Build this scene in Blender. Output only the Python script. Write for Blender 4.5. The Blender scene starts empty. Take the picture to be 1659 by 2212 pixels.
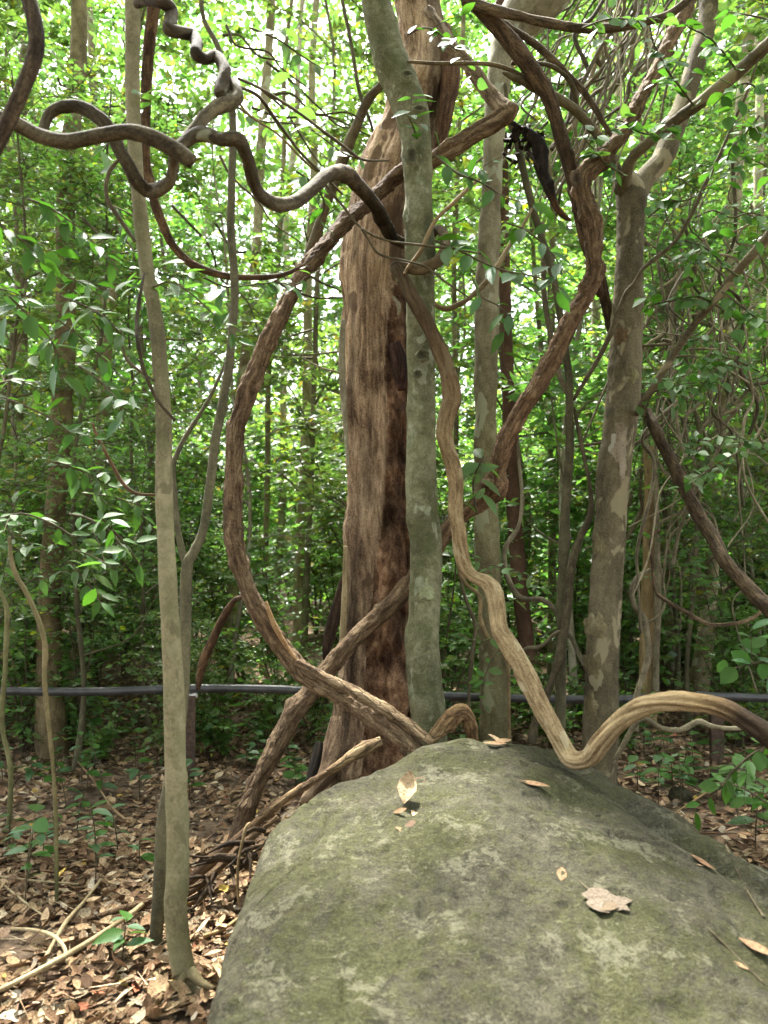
import bpy, math, random
import numpy as np
from mathutils import Vector, Matrix

# ------------------------------------------------------------------ camera, world, sun, exposure
sc = bpy.context.scene
R = math.radians
CAM_Z = 1.5
TANV = 0.641                      # tan of half the vertical field of view
HORIZON = 1200.0                  # row of the horizon on a 1659 x 2212 picture
PITCH = math.atan((HORIZON - 1106.0) / 1106.0 * TANV)
cd = bpy.data.cameras.new('camera'); cam = bpy.data.objects.new('camera', cd)
sc.collection.objects.link(cam); sc.camera = cam
cam.location = (0, 0, CAM_Z); cam.rotation_euler = (R(90) + PITCH, 0, 0)
cd.sensor_fit = 'VERTICAL'; cd.sensor_height = 24.0; cd.lens = 12.0 / TANV
cd.clip_start = 0.05; cd.clip_end = 600
cd.dof.use_dof = True; cd.dof.focus_distance = 4.2; cd.dof.aperture_fstop = 1.8

SUN_EL, SUN_AZ = 62.0, -22.0      # azimuth from +Y (ahead), negative = to the left
w = bpy.data.worlds.new('World'); sc.world = w; w.use_nodes = True
nt = w.node_tree; nt.nodes.clear()
sky = nt.nodes.new('ShaderNodeTexSky'); sky.sky_type = 'NISHITA'; sky.sun_disc = False
sky.sun_elevation = R(SUN_EL); sky.sun_rotation = R(SUN_AZ)
sky.air_density = 1.0; sky.dust_density = 4.0; sky.ozone_density = 0.6
hs = nt.nodes.new('ShaderNodeHueSaturation'); hs.inputs['Saturation'].default_value = 0.30
bg = nt.nodes.new('ShaderNodeBackground'); bg.inputs['Strength'].default_value = 0.15
wo = nt.nodes.new('ShaderNodeOutputWorld')
nt.links.new(sky.outputs[0], hs.inputs['Color']); nt.links.new(hs.outputs[0], bg.inputs['Color'])
nt.links.new(bg.outputs[0], wo.inputs['Surface'])
sl = bpy.data.lights.new('sun', 'SUN'); sl.energy = 5.0; sl.angle = R(6); sl.color = (1.0, 0.97, 0.92)
so = bpy.data.objects.new('sun', sl); sc.collection.objects.link(so)
sd = Vector((math.sin(R(SUN_AZ)) * math.cos(R(SUN_EL)), math.cos(R(SUN_AZ)) * math.cos(R(SUN_EL)), math.sin(R(SUN_EL))))
so.rotation_euler = sd.to_track_quat('Z', 'Y').to_euler()
sc.view_settings.view_transform = 'Standard'; sc.view_settings.look = 'None'
sc.view_settings.exposure = 2.75; sc.view_settings.gamma = 1.0
sc.cycles.use_denoising = True; sc.cycles.use_adaptive_sampling = True; sc.cycles.adaptive_threshold = 0.02
sc.cycles.max_bounces = 6; sc.cycles.diffuse_bounces = 3; sc.cycles.glossy_bounces = 2
sc.cycles.transmission_bounces = 5; sc.cycles.caustics_reflective = False; sc.cycles.caustics_refractive = False

rng = np.random.default_rng(11); random.seed(11)
COL = sc.collection

# ------------------------------------------------------------------ picture rays, noise, ground and rock shape
def ray(X, Y):
    u = (X - 829.5) / 1106 * TANV; v = (1106 - Y) / 1106 * TANV
    d = np.array([u, math.cos(PITCH) - v * math.sin(PITCH), math.sin(PITCH) + v * math.cos(PITCH)])
    return d / d[1]
def P(X, Y, D): return np.array([0, 0, CAM_Z]) + ray(X, Y) * D
def M(D): return TANV / 1106 * D   # metres per picture unit at distance D

def _h(i, j, k):
    n = (i.astype(np.int64) * 374761393 + j.astype(np.int64) * 668265263 + k.astype(np.int64) * 2147483647) & 0xffffffff
    n = ((n ^ (n >> 13)) * 1274126177) & 0xffffffff
    return ((n ^ (n >> 16)) & 0xffff) / 65535.0
def noise(p):
    p = np.asarray(p, float); f = np.floor(p); t = p - f; t = t * t * (3 - 2 * t); i = f.astype(np.int64)
    r = 0
    for a in (0, 1):
        for b in (0, 1):
            for c in (0, 1):
                wt = (t[..., 0] if a else 1 - t[..., 0]) * (t[..., 1] if b else 1 - t[..., 1]) * (t[..., 2] if c else 1 - t[..., 2])
                r = r + wt * _h(i[..., 0] + a, i[..., 1] + b, i[..., 2] + c)
    return r * 2 - 1
def fbm(p, o=4):
    r = 0; a = 1.0; p = np.asarray(p, float)
    for k in range(o): r = r + a * noise(p * (2 ** k) + 17.3 * k); a *= 0.5
    return r

def gz(x, y):
    x = np.asarray(x, float); y = np.asarray(y, float)
    p = np.stack([x, y, x * 0], -1)
    z = 0.09 * noise(p * 0.45) + 0.03 * noise(p * 1.7 + 9)
    z = z + 0.055 * np.clip(y - 6.5, 0, 40) + 0.02 * np.clip(np.abs(x) - 4, 0, 30)
    near = np.clip((np.hypot(x, y) - 1.0) / 3, 0.25, 1)
    return z * near
CX = np.array([-.62, -.53, -.50, -.478, -.42, -.34, -.17, 0, .2, .35, .55, .77, .88, .99, 1.17, 1.39, 1.7, 2.0, 2.3])
CZ = np.array([-.30, -.12, .10, .36, .47, .53, .585, .622, .668, .698, .692, .668, .625, .56, .475, .35, .17, -.02, -.25])
CY = np.array([2.5, 2.6, 2.7, 2.85, 3.0, 3.1, 3.25, 3.36, 3.48, 3.54, 3.6, 3.6, 3.5, 3.4, 3.25, 2.95, 2.65, 2.4, 2.2])
def smooth_interp(x, a, b):
    return (np.interp(x - .02, a, b) + np.interp(x, a, b) * 2 + np.interp(x + .02, a, b)) / 4
def rz(x, y):
    x = np.asarray(x, float); y = np.asarray(y, float)
    zc = smooth_interp(x, CX, CZ); yc = np.interp(x, CX, CY)
    d = yc - y
    fr = np.clip(d, 0, None); bk = np.clip(-d, 0, None)
    z = zc - 0.10 * fr - 0.10 * fr ** 2 - 0.55 * np.clip(fr - 1.45, 0, None) ** 1.5 - 1.6 * bk ** 1.45 - .35 * bk
    p = np.stack([x, y, x * 0], -1)
    z = z + 0.030 * noise(p * 2.1 + 3.3) + 0.016 * noise(p * 5.3) + 0.006 * noise(p * 14) + 0.003 * noise(p * 37)
    z = z + 0.030 * noise(np.stack([x * 1.1, y * 1.3, x * 0 + 5], -1)) - 0.05 * np.clip(noise(p * 8.5 + 2) - .55, 0, 1) - .03 * np.clip(noise(p * 19 + 4) - .5, 0, 1)
    cr = np.abs(noise(p * 1.15 + 31) + .25 * noise(p * 4 + 3)); z = z - .014 * np.exp(-(cr / .018) ** 2)
    # a shallow hollow with a sharp rim on the face, and a ridge running down the right
    q = np.hypot((x - .35) / .13, (y - 2.86) / .10); z = z - 0.020 * np.clip(1 - q, 0, 1)
    l = (x - 1.02) - (3.3 - y) * 0.55; z = z + 0.022 * np.exp(-(l / .05) ** 2) * np.clip((3.4 - y) * 3, 0, 1) - 0.02 * np.exp(-((l + .12) / .07) ** 2)
    return z
def hit(X, Y, f):
    r = ray(X, Y); prev = None
    for D in np.arange(1.3, 16, 0.01):
        p = np.array([0, 0, CAM_Z]) + r * D
        if p[2] <= float(f(p[0], p[1])): return p
    return p
def gnd(X, Y): return hit(X, Y, gz)
def onrock(X, Y): return hit(X, Y, rz)

# ------------------------------------------------------------------ materials
MATS = {}
class N:
    def __init__(s, name):
        s.m = bpy.data.materials.new(name); s.m.use_nodes = True; s.t = s.m.node_tree; s.t.nodes.clear(); MATS[name] = s.m
        s.out = s.t.nodes.new('ShaderNodeOutputMaterial')
    def n(s, ty, **kw):
        nd = s.t.nodes.new(ty)
        for k, v in kw.items():
            if k[0] == 'i' and k[1:].isdigit(): s.put(nd.inputs[int(k[1:])], v)
            elif k in nd.inputs: s.put(nd.inputs[k], v)
            else: setattr(nd, k, v)
        return nd
    def put(s, inp, v):
        if isinstance(v, bpy.types.NodeSocket): s.t.links.new(v, inp)
        elif isinstance(v, tuple) and len(v) == 3 and inp.type == 'RGBA': inp.default_value = (*v, 1)
        else: inp.default_value = v
    def attr(s, name, o='Vector'): return s.n('ShaderNodeAttribute', attribute_name=name).outputs[o]
    def obj(s): return s.n('ShaderNodeTexCoord').outputs['Object']
    def map(s, v, scale): return s.n('ShaderNodeMapping', Vector=v, Scale=scale).outputs[0]
    def noise(s, v, scale, detail=5.0, rough=.6, dist=0.0):
        return s.n('ShaderNodeTexNoise', Vector=v, Scale=scale, Detail=detail, Roughness=rough, Distortion=dist).outputs['Fac']
    def ramp(s, f, stops):
        r = s.n('ShaderNodeValToRGB'); s.put(r.inputs[0], f); e = r.color_ramp.elements
        while len(e) < len(stops): e.new(.5)
        for el, (p, c) in zip(e, stops):
            el.position = p; el.color = (*c, 1) if isinstance(c, tuple) else (c, c, c, 1)
        return r.outputs[0]
    def mix(s, f, a, b, mode='MIX'):
        m = s.n('ShaderNodeMix', data_type='RGBA', blend_type=mode)
        s.put(m.inputs[0], f); s.put(m.inputs[6], a); s.put(m.inputs[7], b); return m.outputs[2]
    def math(s, op, a, b=0.0):
        m = s.n('ShaderNodeMath', operation=op); s.put(m.inputs[0], a); s.put(m.inputs[1], b); return m.outputs[0]
    def bump(s, h, st, d): return s.n('ShaderNodeBump', Height=h, Strength=st, Distance=d).outputs[0]
    def bsdf(s, col, rough=.8, nrm=None, spec=.3):
        b = s.n('ShaderNodeBsdfPrincipled'); s.put(b.inputs['Base Color'], col); s.put(b.inputs['Roughness'], rough)
        s.put(b.inputs['Specular IOR Level'], spec)
        if nrm: s.put(b.inputs['Normal'], nrm)
        return b.outputs[0]
    def done(s, sh): s.t.links.new(sh, s.out.inputs['Surface']); return s.m

def bark(name, dark, mid, light, along=6, around=30, patch=None, patch_at=.62, patch_scale=5, dots=0.0, crack=0.0, bump=.6, dist=.012, rough=.85, moss=None, streak=.5):
    s = N(name); v = s.attr('stem')
    st = s.noise(s.map(v, (around, around, along)), 1.0, 6, .65, .4)
    big = s.noise(s.map(v, (5, 5, 2.2)), 1.0, 4, .6)
    fine = s.noise(v, 95, 6, .75)
    f = s.math('ADD', s.math('MULTIPLY', st, streak), s.math('ADD', s.math('MULTIPLY', big, .75 - streak * .5), s.math('MULTIPLY', fine, .45)))
    f = s.math('MULTIPLY', f, 1 / (streak + .75 - streak * .5 + .45))
    c = s.ramp(f, [(.415, dark), (.5, mid), (.585, light)])
    h = s.math('ADD', s.math('MULTIPLY', st, .8), s.math('MULTIPLY', fine, .6))
    if patch:
        pm = s.noise(s.map(v, (patch_scale, patch_scale, patch_scale * .6)), 1.0, 3, .55, .5)
        pm = s.ramp(pm, [(patch_at, 0.0), (patch_at + .035, 1.0)])
        c = s.mix(s.math('MULTIPLY', pm, .8), c, patch); h = s.math('ADD', h, s.math('MULTIPLY', pm, .15))
    if moss:
        mm = s.ramp(s.noise(v, 9, 5, .7), [(.46, 0.0), (.62, 1.0)])
        c = s.mix(s.math('MULTIPLY', mm, .65), c, moss)
    if dots:
        vo = s.n('ShaderNodeTexVoronoi', Vector=s.map(v, (1, 1, 1.5)), Scale=95.0).outputs['Distance']
        dm = s.ramp(vo, [(.12, 1.0), (.32, 0.0)]); h = s.math('ADD', h, s.math('MULTIPLY', dm, dots))
        c = s.mix(s.math('MULTIPLY', dm, .25), c, light)
    if crack:
        vo = s.n('ShaderNodeTexVoronoi', Vector=s.mix(.22, s.map(v, (46, 46, 11)), s.n('ShaderNodeTexNoise', Vector=v, Scale=22.0, Detail=4.0).outputs['Color'], 'ADD'), Scale=1.0, feature='DISTANCE_TO_EDGE').outputs['Distance']
        cm = s.math('MULTIPLY', s.ramp(vo, [(.0, 1.0), (.10, 0.0)]), s.ramp(big, [(.4, .15), (.6, .9)])); h = s.math('SUBTRACT', h, s.math('MULTIPLY', cm, crack))
        c = s.mix(s.math('MULTIPLY', cm, .4), c, tuple(x * .35 for x in dark))
    c = s.mix(1.0, c, s.attr('tint', 'Color'), 'MULTIPLY')
    return s.done(s.bsdf(s.mix(1.0, c, (.80, .80, .71), 'MULTIPLY'), rough, s.bump(h, min(1.0, bump * 1.25), dist * 1.4), .15))

bark('sapling_bark', (.10, .088, .052), (.20, .175, .105), (.30, .265, .17), along=14, around=16, bump=.35, dist=.004, streak=.35, patch=(.13, .115, .07), patch_at=.62, patch_scale=11, moss=(.15, .15, .08))
bark('dark_sapling_bark', (.055, .05, .032), (.10, .09, .055), (.16, .145, .09), along=14, around=20, bump=.4, dist=.004, streak=.4)
bark('green_bark', (.075, .075, .042), (.165, .162, .10), (.27, .265, .175), along=26, around=20, patch=(.33, .35, .26), patch_at=.60, patch_scale=9, moss=(.085, .095, .04), bump=.8, dist=.006, streak=.35)
bark('forked_bark', (.055, .046, .028), (.12, .10, .062), (.20, .17, .11), along=14, around=18, patch=(.31, .27, .18), patch_at=.57, patch_scale=6, dots=.6, bump=.75, dist=.005, streak=.3)
bark('dead_wood', (.07, .042, .026), (.235, .158, .105), (.42, .31, .215), along=6, around=40, patch=(.085, .052, .032), patch_at=.58, patch_scale=5, bump=.9, dist=.012, streak=.6)
bark('rotten_wood', (.036, .018, .011), (.15, .080, .047), (.33, .205, .13), along=11, around=20, bump=1.0, dist=.03, streak=.6)
bark('rough_vine_bark', (.055, .036, .022), (.155, .108, .07), (.30, .228, .155), along=8, around=34, crack=.8, bump=.9, dist=.010, streak=.8)
bark('smooth_vine_bark', (.13, .088, .05), (.27, .205, .125), (.40, .325, .21), along=9, around=60, bump=.8, dist=.006, streak=.7, rough=.85, patch=(.40, .35, .25), patch_at=.6, patch_scale=9)
bark('twisted_vine_bark', (.026, .021, .014), (.078, .064, .043), (.165, .143, .10), along=8, around=30, bump=.8, dist=.006, streak=.6, patch=(.27, .29, .22), patch_at=.70, patch_scale=7)
bark('dark_vine_bark', (.022, .017, .012), (.062, .048, .034), (.15, .12, .085), along=8, around=34, crack=.5, bump=.9, dist=.008, streak=.8)
bark('black_wood', (.008, .006, .005), (.022, .017, .013), (.06, .046, .034), along=6, around=40, bump=.9, dist=.01, streak=.8)
bark('pale_bark', (.14, .12, .08), (.26, .23, .165), (.42, .39, .30), along=9, around=15, patch=(.45, .47, .39), patch_at=.6, patch_scale=6, bump=.5, dist=.006, streak=.4)
bark('far_bark', (.07, .058, .038), (.16, .135, .09), (.30, .26, .185), along=10, around=15, bump=.5, dist=.006, streak=.4)
bark('red_bark', (.06, .032, .021), (.105, .058, .04), (.16, .095, .068), along=10, around=14, bump=.4, dist=.006, streak=.3)
bark('twig_bark', (.04, .033, .02), (.085, .07, .043), (.15, .125, .08), along=14, around=30, bump=.4, dist=.003)
bark('dry_stick', (.17, .125, .07), (.32, .25, .15), (.46, .38, .25), along=5, around=40, bump=.5, dist=.003)

def leafmat(name, base, trans=.42, rough=.42, spec=.35, vein=False, hue=.0):
    s = N(name)
    t = s.attr('tint', 'Color'); oi = s.n('ShaderNodeObjectInfo').outputs['Random']
    c = s.mix(1.0, base, t, 'MULTIPLY')
    hv = s.n('ShaderNodeHueSaturation'); s.put(hv.inputs['Color'], c)
    s.put(hv.inputs['Value'], s.math('ADD', s.math('MULTIPLY', oi, .35), .82))
    s.put(hv.inputs['Hue'], s.math('ADD', s.math('MULTIPLY', oi, hue), .5 - hue / 2))
    c = hv.outputs[0]
    nb = s.bump(s.noise(s.obj(), 60, 3), .25, .004)
    if vein:
        wv = s.n('ShaderNodeTexWave', Vector=s.attr('stem'), Scale=6.0, Distortion=.6).outputs['Fac']
        nb = s.bump(wv, .35, .003)
    d = s.bsdf(c, rough, nb, spec)
    tc = s.mix(1.0, c, (1.10, 1.38, .62), 'MULTIPLY')
    tr = s.n('ShaderNodeBsdfTranslucent'); s.put(tr.inputs['Color'], tc)
    mx = s.n('ShaderNodeMixShader'); s.put(mx.inputs[0], trans); s.put(mx.inputs[1], d); s.put(mx.inputs[2], tr.outputs[0])
    return s.done(mx.outputs[0])
leafmat('leaf_green', (.085, .155, .038), .48, .42, .45, hue=.03)
leafmat('leaf_far', (.096, .163, .049), .52, .40, .55, hue=.05)
leafmat('leaf_dark', (.050, .118, .018), .42, .5, .25, vein=True, hue=.02)
leafmat('leaf_blue', (.055, .125, .04), .34, .45, .4, vein=True, hue=.02)
leafmat('leaf_dry', (.5, .5, .5), .15, .7, .2)
def litter_mat():
    s = N('leaf_litter'); v = s.obj()
    c = s.mix(1.0, (.5, .5, .5), s.attr('tint', 'Color'), 'MULTIPLY')
    c = s.mix(s.math('MULTIPLY', s.ramp(s.noise(s.attr('stem'), 9, 4, .7), [(.45, 0.0), (.62, 1.0)]), .55), c, (.07, .042, .024))
    return s.done(s.bsdf(c, .8, s.bump(s.noise(s.attr('stem'), 14, 4), .5, .05), .15))
litter_mat()

def make_rock():
    s = N('rock_stone'); v = s.obj()
    a = s.noise(v, 2.6, 8, .65, .6); b = s.noise(v, 9, 8, .7, .3); f = s.noise(s.map(v, (1, 1, 1.6)), 34, 7, .78); g = s.noise(v, 110, 4, .75)
    fb = s.math('ADD', s.math('MULTIPLY', b, .4), s.math('ADD', s.math('MULTIPLY', f, .4), s.math('MULTIPLY', g, .2)))
    c = s.ramp(fb, [(.38, (.036, .034, .025)), (.50, (.092, .087, .063)), (.62, (.17, .16, .12))])
    moss = s.ramp(s.math('ADD', s.math('MULTIPLY', a, .5), s.math('MULTIPLY', f, .5)), [(.46, 0.0), (.535, 1.0)])
    mc = s.ramp(s.noise(v, 45, 6, .75), [(.34, (.042, .046, .018)), (.66, (.105, .11, .045))])
    c = s.mix(s.math('MULTIPLY', moss, .75), c, mc)
    li = s.ramp(s.math('ADD', s.math('MULTIPLY', s.noise(s.n('ShaderNodeMapping', Vector=v, Location=(3, 1, 7)).outputs[0], 5.5, 7, .72, .5), .6), s.math('MULTIPLY', f, .4)), [(.54, 0.0), (.572, 1.0)])
    c = s.mix(s.math('MULTIPLY', li, .5), c, (.26, .25, .19))
    br = s.ramp(s.noise(s.n('ShaderNodeMapping', Vector=v, Location=(9, 4, 1)).outputs[0], 3.5, 6, .7, .4), [(.55, 0.0), (.66, 1.0)])
    c = s.mix(s.math('MULTIPLY', br, .3), c, (.085, .065, .048))
    sp = s.ramp(g, [(.57, 0.0), (.66, 1.0)]); c = s.mix(s.math('MULTIPLY', sp, .22), c, (.32, .31, .24))
    dk = s.ramp(g, [(.36, 1.0), (.45, 0.0)]); c = s.mix(s.math('MULTIPLY', dk, .45), c, (.022, .022, .013))
    h = s.math('ADD', s.math('MULTIPLY', b, .6), s.math('ADD', s.math('MULTIPLY', f, .6), s.math('MULTIPLY', g, .3)))
    return s.done(s.bsdf(s.mix(1.0, c, (.80, .79, .71), 'MULTIPLY'), .95, s.bump(h, 1.0, .035), .1))
make_rock()
def make_soil():
    s = N('soil'); v = s.obj()
    c = s.ramp(s.noise(v, 9, 8, .7), [(.35, (.045, .030, .019)), (.5, (.11, .078, .05)), (.68, (.22, .16, .105))])
    return s.done(s.bsdf(c, .95, s.bump(s.noise(v, 26, 8, .7), .9, .03), .1))
make_soil()
def make_pipe():
    s = N('pipe_plastic'); v = s.obj()
    c = s.ramp(s.noise(v, 14, 5, .6), [(.35, (.022, .022, .021)), (.65, (.055, .053, .050))])
    return s.done(s.bsdf(c, .36, s.bump(s.noise(v, 90, 3), .2, .002), .45))
make_pipe()
def make_rust():
    s = N('rusty_iron'); v = s.obj()
    c = s.ramp(s.noise(v, 30, 6, .7), [(.35, (.026, .017, .011)), (.5, (.06, .038, .024)), (.68, (.11, .066, .038))])
    return s.done(s.bsdf(c, .8, s.bump(s.noise(v, 120, 4), .5, .004), .3))
make_rust()
def make_cap():
    s = N('pale_cap'); v = s.obj()
    c = s.ramp(s.noise(v, 40, 4), [(.4, (.4, .38, .34)), (.6, (.65, .63, .58))])
    return s.done(s.bsdf(c, .7, None, .2))
make_cap()

# ------------------------------------------------------------------ mesh helpers
def mesh_from(name, V, F, mat, tint=None, stem=None, smooth=True):
    """V (n,3), F list of (m,k) int arrays"""
    me = bpy.data.meshes.new(name); V = np.ascontiguousarray(V, dtype=np.float32)
    Fs = [np.asarray(f, dtype=np.int32) for f in (F if isinstance(F, list) else [F]) if len(f)]
    loops = np.concatenate([f.ravel() for f in Fs]); cnt = np.concatenate([np.full(len(f), f.shape[1], np.int32) for f in Fs])
    start = np.concatenate([[0], np.cumsum(cnt)[:-1]]).astype(np.int32)
    me.vertices.add(len(V)); me.vertices.foreach_set('co', V.ravel())
    me.loops.add(len(loops)); me.loops.foreach_set('vertex_index', loops)
    me.polygons.add(len(cnt)); me.polygons.foreach_set('loop_start', start)
    me.polygons.foreach_set('use_smooth', np.full(len(cnt), smooth))
    me.update(calc_edges=True)
    t = np.ones((len(V), 4), np.float32)
    if tint is not None: t[:, :3] = tint
    a = me.attributes.new('tint', 'FLOAT_COLOR', 'POINT'); a.data.foreach_set('color', t.ravel())
    if stem is not None:
        a = me.attributes.new('stem', 'FLOAT_VECTOR', 'POINT'); a.data.foreach_set('vector', np.ascontiguousarray(stem, dtype=np.float32).ravel())
    me.materials.append(MATS[mat]); me.validate(); return me
def link(name, data, parent=None, loc=None):
    o = bpy.data.objects.new(name, data); COL.objects.link(o)
    if parent: o.parent = parent
    if loc is not None: o.location = loc
    return o
def tag(o, label=None, cat=None, group=None, kind=None):
    if label: o['label'] = label
    if cat: o['category'] = cat
    if group: o['group'] = group
    if kind: o['kind'] = kind
    return o
def thing(name, loc, label, cat, group=None, rz_=0.0, scale=1.0):
    o = link(name, None); o.location = loc; o.rotation_euler = (0, 0, rz_); o.scale = (scale,) * 3
    o.empty_display_size = .05
    return tag(o, label, cat, group)
def copy_tree(src, loc, rot, scale, label=None, group=None):
    o = src.copy(); COL.objects.link(o); o.location = loc; o.rotation_euler = (0, 0, rot); o.scale = (scale,) * 3
    if label: o['label'] = label
    if group: o['group'] = group
    for ch in src.children:
        c = ch.copy(); COL.objects.link(c); c.parent = o
        for g in ch.children:
            d = g.copy(); COL.objects.link(d); d.parent = c
    return o

def spline(pts, step):
    pts = np.asarray(pts, float)
    if len(pts) == 2: pts = np.array([pts[0], (pts[0] + pts[1]) / 2, pts[1]])
    q = np.vstack([2 * pts[0] - pts[1], pts, 2 * pts[-1] - pts[-2]]); out = []
    for i in range(1, len(q) - 2):
        L = np.linalg.norm(q[i + 1, :3] - q[i, :3]); n = max(2, int(math.ceil(L / step)))
        t = (np.arange(n) / n)[:, None]; a, b, c, d = q[i - 1], q[i], q[i + 1], q[i + 2]
        out.append(.5 * ((2 * b) + (-a + c) * t + (2 * a - 5 * b + 4 * c - d) * t ** 2 + (-a + 3 * b - 3 * c + d) * t ** 3))
    out.append(q[-2][None]); return np.vstack(out)
def frames(C):
    T = np.gradient(C, axis=0); T /= np.linalg.norm(T, axis=1)[:, None] + 1e-9
    U = np.zeros_like(T); ref = np.array([0, 1.0, 0]) if abs(T[0][1]) < .8 else np.array([1.0, 0, 0])
    u = ref - T[0] * ref.dot(T[0]); u /= np.linalg.norm(u)
    for i in range(len(T)):
        u = u - T[i] * u.dot(T[i]); u /= np.linalg.norm(u) + 1e-9; U[i] = u
    return T, U, np.cross(T, U)
SEED = [0]
def tube_geo(pts, sides=12, step=None, lump=.06, lumpf=9, rough=.0, roughf=60, flute=None, knots=0, knot_h=.5, tints=None, cap=True, taper_end=False, shape=None, grooves=None):
    """pts rows: x y z r.  Returns V, F, tint, stem"""
    pts = np.asarray(pts, float); SEED[0] += 1; sd_ = SEED[0] * 13.7; r0 = np.random.default_rng(SEED[0])
    st = step or max(.008, float(np.median(pts[:, 3])) * .55)
    S = spline(pts, st); C = S[:, :3]; r = np.maximum(S[:, 3], .0006)
    T, U, W = frames(C); n = len(C)
    L = np.concatenate([[0], np.cumsum(np.linalg.norm(np.diff(C, axis=0), axis=1))])
    th = np.linspace(0, 2 * math.pi, sides, endpoint=False)
    ct, sn = np.cos(th)[None, :, None], np.sin(th)[None, :, None]
    D = U[:, None, :] * ct + W[:, None, :] * sn
    rm = float(np.mean(r))
    stem = np.stack([np.cos(th)[None, :] * r[:, None] + sd_, np.sin(th)[None, :] * r[:, None], np.repeat(L[:, None], sides, 1)], -1)
    unit = np.stack([np.cos(th)[None, :] * rm + 0 * r[:, None], np.sin(th)[None, :] * rm + 0 * r[:, None], np.repeat(L[:, None], sides, 1)], -1)
    k = np.ones((n, sides)) * (1 + lump * 1.1 * fbm(np.stack([L * 5.5, L * 0 + sd_, L * 0], -1), 3))[:, None]
    k += lump * fbm(unit * np.array([lumpf, lumpf, lumpf * .55]) / max(rm * 4, .05) * .25 + sd_, 3)
    if flute:
        nf, dep, tw = flute
        wob = .9 * noise(np.stack([L * 5, L * 0, L * 0 + sd_], -1))
        k += dep * np.cos(nf * th[None, :] + tw * L[:, None] + wob[:, None]) + dep * .5 * np.cos((nf + 1) * th[None, :] - tw * .6 * L[:, None] + 2 + wob[:, None])
    if grooves:
        for a0, dep, wid, tw in grooves:
            wob = a0 + tw * L + 1.1 * noise(np.stack([L * 2.3, L * 0 + a0 * 7, L * 0 + sd_], -1))
            dth = (th[None, :] - wob[:, None] + math.pi) % (2 * math.pi) - math.pi
            k -= dep * np.exp(-(dth / wid) ** 2) * np.clip(.55 + .9 * noise(np.stack([L * 3.1, L * 0 + a0 * 3, L * 0], -1)), 0, 1)[:, None]
    if shape is not None: k *= shape(th[None, :], L[:, None] / L[-1], L[:, None])
    rad = r[:, None] * k
    if rough: rad = rad + rough * noise(stem * roughf + 5) + rough * .6 * noise(stem * roughf * 2.3)
    for _ in range(knots):
        kl = r0.uniform(.03, .97) * L[-1]; ka = r0.uniform(0, 2 * math.pi)
        i = int(np.argmin(abs(L - kl))); rr = r[i]; size = rr * r0.uniform(.35, .7)
        dth = (th[None, :] - ka + math.pi) % (2 * math.pi) - math.pi
        g = np.exp(-(((L[:, None] - kl) / size) ** 2 + (dth * rr / size) ** 2))
        rad = rad + g * rr * knot_h * r0.uniform(.5, 1.0)
    if taper_end: rad[-1] *= .4
    V = (C[:, None, :] + D * rad[:, :, None]).reshape(-1, 3)
    i = np.arange(n - 1)[:, None] * sides; j = np.arange(sides)[None, :]; j2 = (j + 1) % sides
    Q = np.stack([i + j, i + j2, i + sides + j2, i + sides + j], -1).reshape(-1, 4)
    stem = stem.reshape(-1, 3); F = [Q]
    tint = np.ones((n, 3))
    if tints:
        tp = np.array([t[0] for t in tints]); tc = np.array([t[1] for t in tints])
        fr = np.linspace(0, 1, len(pts)); pl = np.concatenate([[0], np.cumsum(np.linalg.norm(np.diff(pts[:, :3], axis=0), axis=1))])
        tint = np.stack([np.interp(L / L[-1], tp, tc[:, c]) for c in range(3)], -1)
    tint = np.repeat(tint, sides, 0)
    if cap:
        b = len(V); V = np.vstack([V, C[0] - T[0] * r[0] * .25, C[-1] + T[-1] * r[-1] * .3])
        stem = np.vstack([stem, [sd_, 0, 0], [sd_, 0, L[-1]]]); tint = np.vstack([tint, tint[0], tint[-1]])
        jj = np.arange(sides); e = (n - 1) * sides
        F.append(np.stack([np.full(sides, b), (jj + 1) % sides, jj], -1)); F.append(np.stack([np.full(sides, b + 1), e + jj, e + (jj + 1) % sides], -1))
    return V, F, tint, stem
def join(geos):
    Vs, Q, T3, ti, stm, off = [], [], [], [], [], 0
    for V, F, t, s in geos:
        for f in F: (Q if f.shape[1] == 4 else T3).append(f + off)
        Vs.append(V); ti.append(t); stm.append(s); off += len(V)
    F = ([np.vstack(Q)] if Q else []) + ([np.vstack(T3)] if T3 else [])
    return np.vstack(Vs), F, np.vstack(ti), np.vstack(stm)
def tubemesh(name, geos, mat, origin=(0, 0, 0)):
    V, F, t, s = join(geos)
    return mesh_from(name, V - np.asarray(origin), F, mat, t, s)
def px(pts):
    """rows X Y D width -> world x y z radius; a row may leave out D (carried on linearly) """
    return np.array([[*P(X, Y, D), wd * M(D) / 2] for X, Y, D, wd in pts])
def withD(rows, *Ds):
    """rows X Y w, Ds = (index, D) anchors"""
    ix = [d[0] if d[0] >= 0 else len(rows) + d[0] for d in Ds]; dv = [d[1] for d in Ds]
    return [(X, Y, float(np.interp(i, ix, dv)), w_) for i, (X, Y, w_) in enumerate(rows)]
def stem(name, rows, Ds, mat, label=None, cat=None, parent=None, group=None, **kw):
    p = px(withD(rows, *Ds)) if Ds else np.asarray(rows, float)
    if parent is None:
        org = p[0][:3]; me = tubemesh(name, [tube_geo(p, **kw)], mat, org); o = link(name, me, None, org)
        return tag(o, label, cat, group)
    org = np.array(parent.location); me = tubemesh(name, [tube_geo(p, **kw)], mat, org)
    return link(name, me, parent)

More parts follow.
